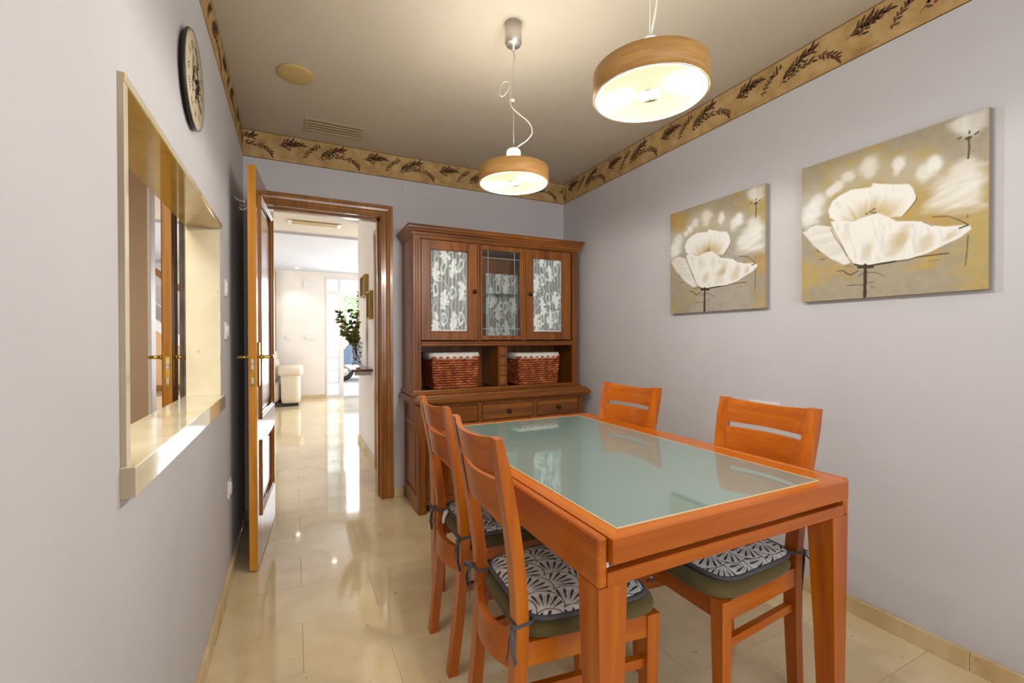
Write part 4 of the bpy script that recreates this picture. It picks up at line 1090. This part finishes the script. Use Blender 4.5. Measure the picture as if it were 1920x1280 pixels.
    for a, b_ in (((980, 240), (1000, 232)), ((1050, 210), (1052, 195)), ((1085, 215), (1105, 200)), ((420, 695), (430, 690)), ((440, 682), (455, 675)), ((462, 668), (475, 662)), ((470, 688), (480, 682)), ((455, 690), (462, 686))): line([a, b_], .0045, .85)
    line([(800, 985), (870, 978)], .003, .35); line([(230, 975), (290, 1010), (340, 1012)], .0025, .55)
    return np.clip(img, 0, 1)
def painting(label, y0, y1, z0, z1, variant, n=300):
    """canvas on the right wall; y0 is its far (left as seen) edge"""
    W_, H_ = y0-y1, z1-z0; t = thing('canvas_painting', label, 'painting', (XR-.001, (y0+y1)/2, z0), 0, 'poppy canvases on the right wall')
    mb = MB().box(-.029, 0, -W_/2, W_/2, 0, H_, .001); mb.build('stretcher_canvas', mat('canvas_edge_%d' % variant, '9a9084' if variant else '8f8272', .8), t)
    g = np.linspace(0, 1, n); A, B = np.meshgrid(g, g, indexing='ij')
    P = np.stack([np.full(A.shape, -.0305)-.0006*vnoise(A, B, 30, 30, 9), W_/2-A*W_, B*H_], -1)
    me = MB().grid(P).mesh('painted_face', PAINTED); setcol(me, art(n, variant).reshape(-1, 3)); put('painted_face', me, t)
painting('square painting of a white poppy on ochre ground, nearer the camera', 1.250, .640, 1.322, 1.930, 0)
painting('square painting of a white poppy on greyer ground, nearer the cabinet', 2.042, 1.424, 1.308, 1.921, 1)

# ================================================================== CLOCK
ck = thing('wall_clock', 'round cream wall clock with roman numerals above the hatch', 'clock', (XL, 1.669, 1.9535))
ck.rotation_euler = (D(-2), 0, 0)
CR = .1436
CF = mat('clock_face_card', 'd5c6a6', .5); CE = mat('clock_rim', '241a16', .4); CRR = mat('clock_rim_front', '8d9084', .5)
MB().lathe([(0, .002), (CR*.93, .002), (CR*.965, .010), (CR, .011), (CR, .018), (0, .018)], (0, 0, 0), 56, 'x').build('case', CE, ck)  # dark case doubles as the clock's shadow band, shade put into its colour
MB().lathe([(CR-.007, .0175), (CR-.001, .0175), (CR-.001, .0205), (CR-.007, .0195)], (0, 0, 0), 56, 'x', closed=True).build('rim', CRR, ck)
MB().lathe([(0, .0185), (CR-.006, .0185), (CR-.006, .0190), (0, .0190)], (0, 0, 0), 56, 'x').build('face', CF, ck)
# face coords: right = +y, up = +z
NINK = mat('numeral_ink', '3a2f26', .7)
for k, s_ in enumerate(['XII', 'I', 'II', 'III', 'IIII', 'V', 'VI', 'VII', 'VIII', 'IX', 'X', 'XI']):
    vs, fs = text_mesh(s_, .033); mx_ = max(v[0] for v in vs); a = -k*math.pi/6; num = MB()
    pts = []
    for x, y_ in vs:
        x -= mx_/2; y_ += .088; x *= .8
        pts.append((.0194, x*math.cos(a)-y_*math.sin(a), x*math.sin(a)+y_*math.cos(a)))
    num.add(pts, fs); num.build('numeral', NINK, ck)
rng = random.Random(5); olv = MB()
for (x, y_, a, L, n_) in ((-.045, -.06, 1.2, .10, 13), (-.01, -.07, .9, .09, 11), (.0, -.03, -.3, .06, 8), (.01, .03, .9, .045, 7), (-.03, .0, 1.6, .05, 7), (.01, -.04, .6, .06, 9)):
    for grp in sprig(x, y_, a, L, n_, rng, .022):
        for p in grp: olv.add([(.01935, q[0], q[1]) for q in p], [tuple(range(len(p)))])
olv.build('olive_print', mat('grey_olive_print', '5b5449', .8), ck)
HAND = mat('clock_hand_black', '16120f', .4)
for a, L, w_ in ((D(-85), .062, .006), (D(12), .088, .0045)):
    mb = MB(); ca, sa = math.cos(a), math.sin(a)
    prof = [(-w_*.5, -.015), (w_*.5, -.015), (w_, L*.45), (w_*.4, L*.75), (0, L), (-w_*.4, L*.75), (-w_, L*.45)]
    P = [(x*ca-z*sa, x*sa+z*ca) for x, z in prof]; d = .023 if L < .08 else .025
    mb.add([(d, p[0], p[1]) for p in P]+[(d+.001, p[0], p[1]) for p in P], [tuple(range(7)), tuple(range(7, 14))]+[(i, (i+1) % 7, 7+(i+1) % 7, 7+i) for i in range(7)])
    mb.build('hour_hand' if L < .08 else 'minute_hand', HAND, ck)
MB().lathe([(0, .019), (.007, .019), (.007, .028), (0, .029)], (0, 0, 0), 12, 'x').build('hand_cap', HAND, ck)

# ================================================================== small fittings of the dining room
def disc_cover():
    t = MB().lathe([(0, 0), (.082, 0), (.086, -.003), (.086, -.008), (.080, -.010), (0, -.010)], n=48).build('ceiling_cover', mat('yellowed_plastic', 'cdb273', .5))
    t.location = (.012, 2.514, CZ); tag(t, 'round yellowed cover plate on the ceiling', 'cover plate')
disc_cover()
vt = thing('ceiling_vent', 'beige rectangular louvred vent in the dining ceiling', 'vent', (.235, 3.075, CZ))
VB = mat('vent_beige', 'bfae92', .5); VD = mat('vent_dark', '3d3428', .8)
mb = MB().box(-.175, -.150, -.095, .095, -.005, 0, .001).box(.150, .175, -.095, .095, -.005, 0, .001).box(-.150, .150, -.095, -.070, -.005, 0, .001).box(-.150, .150, .070, .095, -.005, 0, .001); mb.build('vent_frame', VB, vt)
MB().box(-.150, .150, -.070, .070, -.002, 0).build('vent_throat', VD, vt)
slm = None
for k in range(4):
    yy = -.052+k*.035
    mb = MB(); mb.sweep([[(x, yy-.008, -.004), (x, yy+.006, -.009), (x, yy+.007, -.008), (x, yy-.007, -.003)] for x in (-.150, .150)]); mb.build('louvre', VB, vt)
pl = thing('wall_cover_plate', 'flat painted access plate on the end wall above the cabinet', 'cover plate', (.832, YB, 2.268))
MB().box(-.113, .113, -.004, 0, -.056, .056, .0012).build('plate', WALL, pl)
for sx in (-1, 1): MB().lathe([(0, -.0065), (.004, -.0065), (.005, -.004)], (sx*.094, 0, -.042), 10, 'y').build('screw', STEEL, pl)
def wall_plate(label, y, z, w_, h_, kind, x=XL, s_=1, cat='switch', name='light_switch'):
    t = thing(name, label, cat, (x, y, z))
    MB().box(0, s_*.009, -w_/2, w_/2, -h_/2, h_/2, .003).build('plate', WHITEP, t)
    if kind == 'rocker': MB().box(s_*.008, s_*.0125, -w_*.33, w_*.33, -h_*.33, h_*.33, .002).build('rocker', WHITEP, t)
    if kind == 'dial': MB().lathe([(0, .008), (w_*.36, .008), (w_*.38, .012), (w_*.30, .015), (0, .016)], (0, 0, 0), 24, 'x').build('dial', WHITEP, t)
    if kind in ('socket', 'double'):
        offs = (0,) if kind == 'socket' else (-.036, .036)
        for oy in offs:
            prof = [(.021, s_*.009), (.021, s_*.0035), (0, s_*.0035)] ; mb = MB(); mb.lathe([(.0215, s_*.0092), (.0195, s_*.0102), (.018, s_*.0092)], (0, oy, 0), 24, 'x', closed=True); mb.build('socket_ring', mat('socket_grey', '9a9894', .5) , t)
            mb = MB(); mb.lathe([(0, s_*.0094), (.018, s_*.0094)], (0, oy, 0), 24, 'x'); mb.build('socket_well', mat('socket_shadow', 'c9c7c4', .5), t)
            for q in (-.0095, .0095): MB().lathe([(0, s_*.0099), (.0026, s_*.0099)], (0, oy+q, 0), 8, 'x').build('pin_hole', HAND, t)
    return t
wall_plate('slim white switch on the left wall right of the hatch, the upper one', 2.433, 1.395, .035, .080, 'rocker')
wall_plate('round white dimmer on the left wall just right of the hatch sill', 2.442, 1.197, .082, .082, 'dial')
wall_plate('low white socket on the left wall beside the open door', 2.515, .443, .082, .082, 'dial', cat='socket', name='wall_socket')
wall_plate('white double wall socket behind the chair back under the paintings', 1.448, .800, .155, .085, 'double', XR, -1, 'socket', 'wall_socket')

# ================================================================== KITCHEN VIEW
cu = MB(); ys = np.linspace(0, 1, 41); zs = np.linspace(0, 1, 12); A, B = np.meshgrid(ys, zs, indexing='ij')
P = np.stack([-.556+A*.135, 2.93+.010*np.sin(A*26), .75+B*1.25], -1); cu.grid(P)
o = cu.build('striped_curtain', fabric('grey_linen', 'cfc8ba', .0, .08)); tag(o, 'grey-beige cloth hanging beside the kitchen door leaf seen through the hatch', 'curtain')
st = thing('staircase', 'staircase with white string and wooden handrail seen through the hatch', 'staircase', (-2.0, 9.0, 0))
# flank wall (orange-beige) with raking white string, balusters and rail, rising to the left
def rak(x, z): return (x, 0, z)
def slab(mb, pts, y0, y1):
    n = len(pts); mb.add([(p[0], y0, p[1]) for p in pts]+[(p[0], y1, p[1]) for p in pts], [tuple(range(n)), tuple(range(n, 2*n))]+[(i, (i+1) % n, n+(i+1) % n, n+i) for i in range(n)])
mb = MB(); slab(mb, [(-1.6, .32), (.5, .32), (.5, .90), (-1.6, 2.66)], 0, .10); mb.build('flank_wall', STAIRWALL, st)
mb = MB(); slab(mb, [(-1.6, 2.62), (.5, .865), (.5, 1.045), (-1.6, 2.80)], -.02, .12); mb.build('string', WHITE, st)
mb = MB(); slab(mb, [(-1.6, 3.50), (.5, 1.76), (.5, 1.88), (-1.6, 3.62)], .02, .08); mb.build('handrail', DOORW['x'], st)
for k in range(10):
    x = -1.5+k*.2; zb_ = .46+(1.2-x)/2.8*2.34
    MB().box(x-.008, x+.008, .04, .056, zb_-.05, zb_+.78).build('baluster', STEEL, st)
mb = MB()
for z_ in (.25, .6): slab(mb, [(-1.6, 2.80+z_), (.5, 1.045+z_), (.5, 1.06+z_), (-1.6, 2.815+z_)], .042, .054)
mb.build('balustrade_bar', STEEL, st)
MB().box(-1.6, .5, -.014, 0, .32, .41, .002).build('skirting', DOORW['x'], st)
MB().box(-1.6, .5, -.9, .12, 0, .32, .004).build('landing', TILE, st)

# ================================================================== HALL: window door, sofa, shelf, vase, frames, lights
fw = struct('window_1')
YW = 9.5
WF = mat('white_door_paint', 'dfdcda', .35)
mb = MB()
for x0, x1 in ((.545, .575), (.797, .875), (1.30, 1.36), (1.90, 1.95)): mb.box(x0, x1, YW-.01, YW+.07, 0, 2.10 if x0 == .797 else 2.358, .003)
for z0, z1 in ((2.325, 2.3605), (2.03, 2.105)): mb.box(.5445, 1.9505, YW-.012, YW+.072, z0, z1, .003)
mb.box(.798, .822, YW-.013, YW+.066, 2.10, 2.33, .002)
mb.build('window_frame', WF, fw)
FRG = bpy.data.materials.new('frosted_pane'); FRG.use_nodes = True; nt = FRG.node_tree; nt.nodes.clear()
out = N(nt, 'ShaderNodeOutputMaterial'); tl = N(nt, 'ShaderNodeBsdfTranslucent'); tl.inputs[0].default_value = (.93, .98, .97, 1)
tr = N(nt, 'ShaderNodeBsdfTransparent'); tr.inputs[0].default_value = (.95, 1, .98, 1); m1 = N(nt, 'ShaderNodeMixShader'); m1.inputs[0].default_value = .45
gl = N(nt, 'ShaderNodeBsdfGlossy'); gl.inputs['Roughness'].default_value = .1; m2 = N(nt, 'ShaderNodeMixShader'); m2.inputs[0].default_value = .06
nt.links.new(tl.outputs[0], m1.inputs[1]); nt.links.new(tr.outputs[0], m1.inputs[2]); nt.links.new(m1.outputs[0], m2.inputs[1]); nt.links.new(gl.outputs[0], m2.inputs[2]); nt.links.new(m2.outputs[0], out.inputs[0])
for k in range(8):
    z0 = .04+k*.2487
    MB().box(.580, .792, YW+.02, YW+.045, z0+.008, z0+.236, .004).build('pane', FRG, fw)
    if k: MB().box(.575, .797, YW-.005, YW+.06, z0-.010, z0+.008, .001).build('glazing_bar', WF, fw)
MB().box(.575, .797, YW-.01, YW+.07, 0, .045).build('bottom_rail', WF, fw)
for x0, x1 in ((.578, .795), (.827, 1.30), (1.36, 1.90)): MB().box(x0, x1, YW+.02, YW+.04, 2.11, 2.32, .002).build('pane', FRG, fw)
# outdoors
GR = mat('pale_paving', 'cfcac0', .8)
MB().box(-6, 12, 9.62, 30, -.12, -.02).build('ground_outside', GR, None, kind='structure')
MB().box(-6, .98, 15.0, 15.2, 0, 2.4).box(3.0, 12, 19.0, 19.2, 0, 2.2).build('wall_garden', plaster('garden_wall', 'e2d8cc', .02), None, kind='structure')
# car
car = thing('car', 'blue-grey car parked outside the front door', 'car', (2.35, 13.8, 0), D(6))
CARP = mat('blue_grey_paint', '5b7896', .25, coat=1.0); RUB = mat('tyre_rubber', '18181a', .7)
prof = [(-1.95, .35), (-1.98, .62), (-1.85, .82), (-1.2, .92), (-.75, 1.38), (.65, 1.42), (1.35, .98), (1.9, .90), (2.0, .60), (1.96, .33)]
secs = []
for yy, s_ in ((-.82, .0), (-.78, 1), (.78, 1), (.82, 0)):
    secs.append([(x*(.985 if s_ == 0 else 1), yy, z-(.03 if s_ == 0 and z > .9 else 0)) for x, z in prof])
mb = MB(); mb.sweep(secs); mb.build('body', CARP, car)
mb = MB(); gp = [(-1.08, .96), (-.70, 1.33), (.60, 1.37), (1.18, 1.00)]
for yy in (-.825, .822): slab(mb, gp, yy, yy+.004)
mb.build('side_window', mat('dark_car_glass', '20282c', .05), car)
for x in (-1.28, 1.25):
    for yy in (-.80, .62):
        wmb = MB().lathe([(.20, 0), (.30, .01), (.325, .05), (.325, .15), (.30, .19), (.20, .20)], (x, yy, .32), 28, 'y'); wo = wmb.build('wheel', RUB, car)
        MB().lathe([(0, -.01), (.05, -.012), (.19, .004), (.205, .02), (0, .02)], (x, yy-.006 if yy < 0 else yy+.19, .32), 20, 'y').build('hub_cap', STEEL, wo)
# tree outside
LF = mat('garden_leaf', '6f8a50', .7); BARK = mat('bark', '5a4838', .9)
tt = thing('garden_tree', 'leafy green tree in the garden beyond the front door', 'tree', (2.0, 21.0, 0))
MB().tube([(0, 0, 0), (.05, 0, 1.2), (0, .1, 2.2)], [.13, .10, .07], 8).build('trunk', BARK, tt)
mb = MB(); rng = random.Random(4)
for i in range(1500):
    a, b_, r_ = rng.uniform(0, 6.28), rng.gauss(0, .5), rng.uniform(.3, 1.2)
    c = Vector((math.cos(a)*r_*math.cos(b_), math.sin(a)*r_*math.cos(b_), 3.0+math.sin(b_)*1.4)); s_ = rng.uniform(.05, .10); d1_ = Vector((rng.gauss(0,1), rng.gauss(0,1), rng.gauss(0,1))).normalized(); d2_ = d1_.orthogonal().normalized()
    mb.add([c-d1_*s_, c+d2_*s_*.5, c+d1_*s_, c-d2_*s_*.5], [(0,1,2,3)])
mb.build('foliage', LF, tt)['kind'] = 'stuff'
# sofa: arm end in view, seat runs to the left
sf = thing('sofa', 'cream leather sofa with padded arm in the living room', 'sofa', (-.75, 8.95, 0), 0)
def cush(x0, x1, y0, y1, z0, z1, r=.05, name='seat_cushion_block', m=LEATHER):
    n = 24; secs = []
    cx, cyy = (x0+x1)/2, (y0+y1)/2; hx, hy = (x1-x0)/2, (y1-y0)/2
    for i in range(9):
        t = i/8; z = z0+(z1-z0)*t; k = 1-(abs(2*t-1)**4)*.18*min(1, r/.05)
        ring = []
        for j in range(n):
            a = 2*math.pi*j/n; c_, s_ = math.cos(a), math.sin(a); r_ = (abs(c_)**6+abs(s_)**6)**(-1/6); kk = 1-(1-k)*r/min(hx, hy)*1.5
            ring.append((cx+c_*r_*hx*kk, cyy+s_*r_*hy*kk, z))
        secs.append(ring)
    return MB().sweep(secs, smooth=True).build(name, m, sf)
cush(.52, .84, -.48, .42, .06, .60, .04, 'armrest'); cush(.48, .88, -.50, .40, .52, .68, .06, 'arm_pad')
cush(-.35, .52, -.46, .30, .08, .40, .05, 'seat'); cush(-.35, .50, .10, .42, .38, .80, .06, 'backrest'); cush(-.33, .46, .16, .40, .74, .95, .05, 'headrest')
cush(-.67, -.36, -.48, .42, .06, .66, .04, 'armrest')
MB().box(-.62, .80, -.42, .38, .0, .07).build('plinth', mat('sofa_plinth', '2b2622', .6), sf)
# curtain at the left of the hall
A, B = np.meshgrid(np.linspace(0, 1, 60), np.linspace(0, 1, 8), indexing='ij')
o = MB().grid(np.stack([-.75+A*.44, 9.42+.02*np.sin(A*60), .80+B*1.62], -1)).build('curtain', fabric('cream_curtain', 'd8cbb8', .1, .02)); tag(o, 'cream curtain hanging at the far wall above the sofa', 'curtain')
def fplate(name, label, x, z, w_, h_, cat, group=None):
    t = thing(name, label, cat, (x, YW, z)); 
    if group: t['group'] = group
    MB().box(-w_/2, w_/2, -.012, 0, -h_/2, h_/2, .003).build('plate', WHITEP, t); MB().box(-w_*.36, w_*.36, -.017, -.010, -h_*.32, h_*.32, .002).build('rocker', WHITEP, t)
fplate('alarm_box', 'small white box high on the far living room wall', .205, 2.235, .12, .16, 'wall box')
fplate('light_switch', 'triple white switch plate on the far wall left of the glass panel', .30, 1.18, .24, .08, 'switch')
fplate('light_switch', 'single faint white switch left of the triple plate on the far wall', -.12, 1.18, .08, .08, 'switch')
# wall frames in the corridor
GOLD = mat('gilt_frame', 'b4923f', .4, .3); GLS = mat('print_in_frame', '6e5b43', .5)
for lab, y0, y1, z0, z1 in (('gilt box frame on the corridor wall, the upper and farther one', 4.60, 4.92, 1.585, 1.800), ('gilt box frame on the corridor wall, the lower and nearer one', 4.25, 4.47, 1.345, 1.605)):
    t = thing('picture_frame', lab, 'picture', (.66, (y0+y1)/2, (z0+z1)/2), 0, 'gilt frames in the corridor'); hw, hh = (y1-y0)/2, (z1-z0)/2
    mb = MB().box(-.042, 0, -hw, -hw+.016, -hh, hh, .001).box(-.042, 0, hw-.016, hw, -hh, hh, .001).box(-.0418, 0, -hw+.0162, hw-.0162, -hh, -hh+.016, .001).box(-.0418, 0, -hw+.0162, hw-.0162, hh-.016, hh, .001); mb.build('frame', GOLD, t)
    MB().box(-.026, 0, -hw+.016, hw-.016, -hh+.016, hh-.016).build('print', GLS, t)
# wall shelf
sh = thing('wall_shelf', 'dark red-brown wall shelf holding the glass vase', 'shelf', (.66, 4.79, .85))
mb = MB(); mb.add([(0, -.435, 0), (-.190, -.415, 0), (-.178, .42, 0), (0, .42, 0), (0, -.435, .021), (-.190, -.415, .021), (-.178, .42, .021), (0, .42, .021)], [(0,1,2,3),(4,5,6,7),(0,1,5,4),(1,2,6,5),(2,3,7,6),(3,0,4,7)]); mb.build('board', DARKW['y'], sh)
MB().box(-.15, -.0, -.30, -.285, -.045, 0).box(-.15, 0, .285, .30, -.045, 0).build('bracket', WHITEP, sh)
vs_ = thing('glass_vase', 'clear glass vase of dark pebbles on the corridor shelf', 'vase', (.562, 4.75, .8715))
MB().lathe([(0, .001), (.046, .001), (.050, .010), (.062, .265), (.059, .265), (.047, .014), (0, .010)], n=28).build('vase_body', GLASS, vs_)
mb = MB(); rng = random.Random(8)
for i in range(95):
    z = .018+.235*(i/95); a = rng.uniform(0, 6.28); r_ = (.040+.008*z/.25)*math.sqrt(rng.uniform(.2, 1))
    s_ = rng.uniform(.005, .009); mb.lathe([(0, -s_*.7), (s_, -s_*.3), (s_, s_*.3), (0, s_*.7)], (r_*math.cos(a), r_*math.sin(a), z), 6)
mb.build('pebbles', mat('dark_pebbles', '454a54', .5), vs_)['kind'] = 'stuff'
mb = MB()
for i in range(40):
    z = .02+.23*(i/40); a = rng.uniform(0, 6.28); r_ = .043; s_ = rng.uniform(.006, .009); mb.lathe([(0, -s_*.7), (s_, -s_*.3), (s_, s_*.3), (0, s_*.7)], (r_*math.cos(a), r_*math.sin(a), z), 6)
mb.build('pebbles', mat('white_pebbles', 'e8e8ea', .5), vs_, label='white pebbles')['kind'] = 'stuff'
br = thing('leafy_branches', 'dried olive-green eucalyptus branches standing in the glass vase', 'branches', (.562, 4.75, .93))
EUC = [mat('eucalyptus_leaf', '7d8040', .6), mat('eucalyptus_leaf_dark', '566036', .6), mat('eucalyptus_leaf_gold', 'a89c44', .6)]
stem = mat('brown_stem', '4b3a26', .8)
tips = [(.02, .0, .70), (-.17, .0, .50), (-.16, .03, .42), (-.13, -.02, .30), (-.06, .0, .52), (.03, .02, .50), (.02, -.05, .38), (-.05, .03, .36), (.0, .0, .40), (-.03, -.06, .30), (.02, .05, .30), (-.09, .02, .24)]
for i, (tx, ty, tz) in enumerate(tips):
    P = [Vector((0, 0, 0)), Vector((tx*.15, ty*.2, .16)), Vector((tx*.55, ty*.6, .16+(tz-.16)*.5)), Vector((tx, ty, tz))]
    b = MB().tube(smooth_path(P, 4), .0025, 5).build('branch', stem, br)
    pp = smooth_path(P, 10); mb = MB()
    for k in range(14, len(pp)):
        for q in range(2 if k % 2 else 3):
            d_ = Vector((rng.gauss(0,1), rng.gauss(0,1), rng.gauss(0,.6))).normalized(); L_ = rng.uniform(.034, .056)*(1 if tz < .65 else .5); c = pp[k]; n_ = d_.orthogonal().normalized(); n_.rotate(Matrix.Rotation(rng.uniform(0, 3), 3, d_)); d_.x = -abs(d_.x) if c.x > 0 else d_.x
            mb.add([c, c+d_*L_*.45+n_*L_*.36, c+d_*L_*.9+n_*L_*.15, c+d_*L_, c+d_*L_*.9-n_*L_*.15, c+d_*L_*.45-n_*L_*.36], [(0,1,2,3,4,5)])
    mb.build('foliage', EUC[i % 3], b)['kind'] = 'stuff'
td = thing('candle_dish', 'small white dish beside the vase on the corridor shelf', 'dish', (.545, 4.50, .8715))
MB().lathe([(0, 0), (.018, 0), (.030, .012), (.028, .013), (.016, .004), (0, .004)], n=20).build('dish_body', WHITEP, td)
# recessed downlights and corridor vent
LAMPE = bpy.data.materials.new('lit_downlight'); LAMPE.use_nodes = True; e_ = LAMPE.node_tree.nodes['Principled BSDF']; e_.inputs['Emission Color'].default_value = (1, .97, .9, 1); e_.inputs['Emission Strength'].default_value = 14
for lab, x, y_ in (('lit recessed downlight in the living room ceiling, right and nearer', .56, 7.75), ('lit recessed downlight near the far wall above the sofa', .04, 9.1)):
    t = thing('downlight', lab, 'light', (x, y_, HC), 0, 'recessed downlights')
    MB().lathe([(.036, -.004), (.050, -.004), (.050, 0), (.036, 0)], n=24, closed=True).build('trim_ring', WHITEP, t)
    MB().lathe([(0, -.002), (.036, -.002)], n=24).build('lens', LAMPE, t)
hv = thing('corridor_vent', 'long cream air vent in the corridor ceiling', 'vent', (.215, 5.62, 2.49))
MB().box(-.28, -.24, -.09, .09, -.012, 0, .002).box(.24, .28, -.09, .09, -.012, 0, .002).build('end_cap', WHITEP, hv)
for k in range(3): MB().box(-.24, .24, -.08+k*.056, -.035+k*.056, -.014, 0, .003).build('vent_slat', mat('vent_cream', 'c2ad7c', .5), hv)
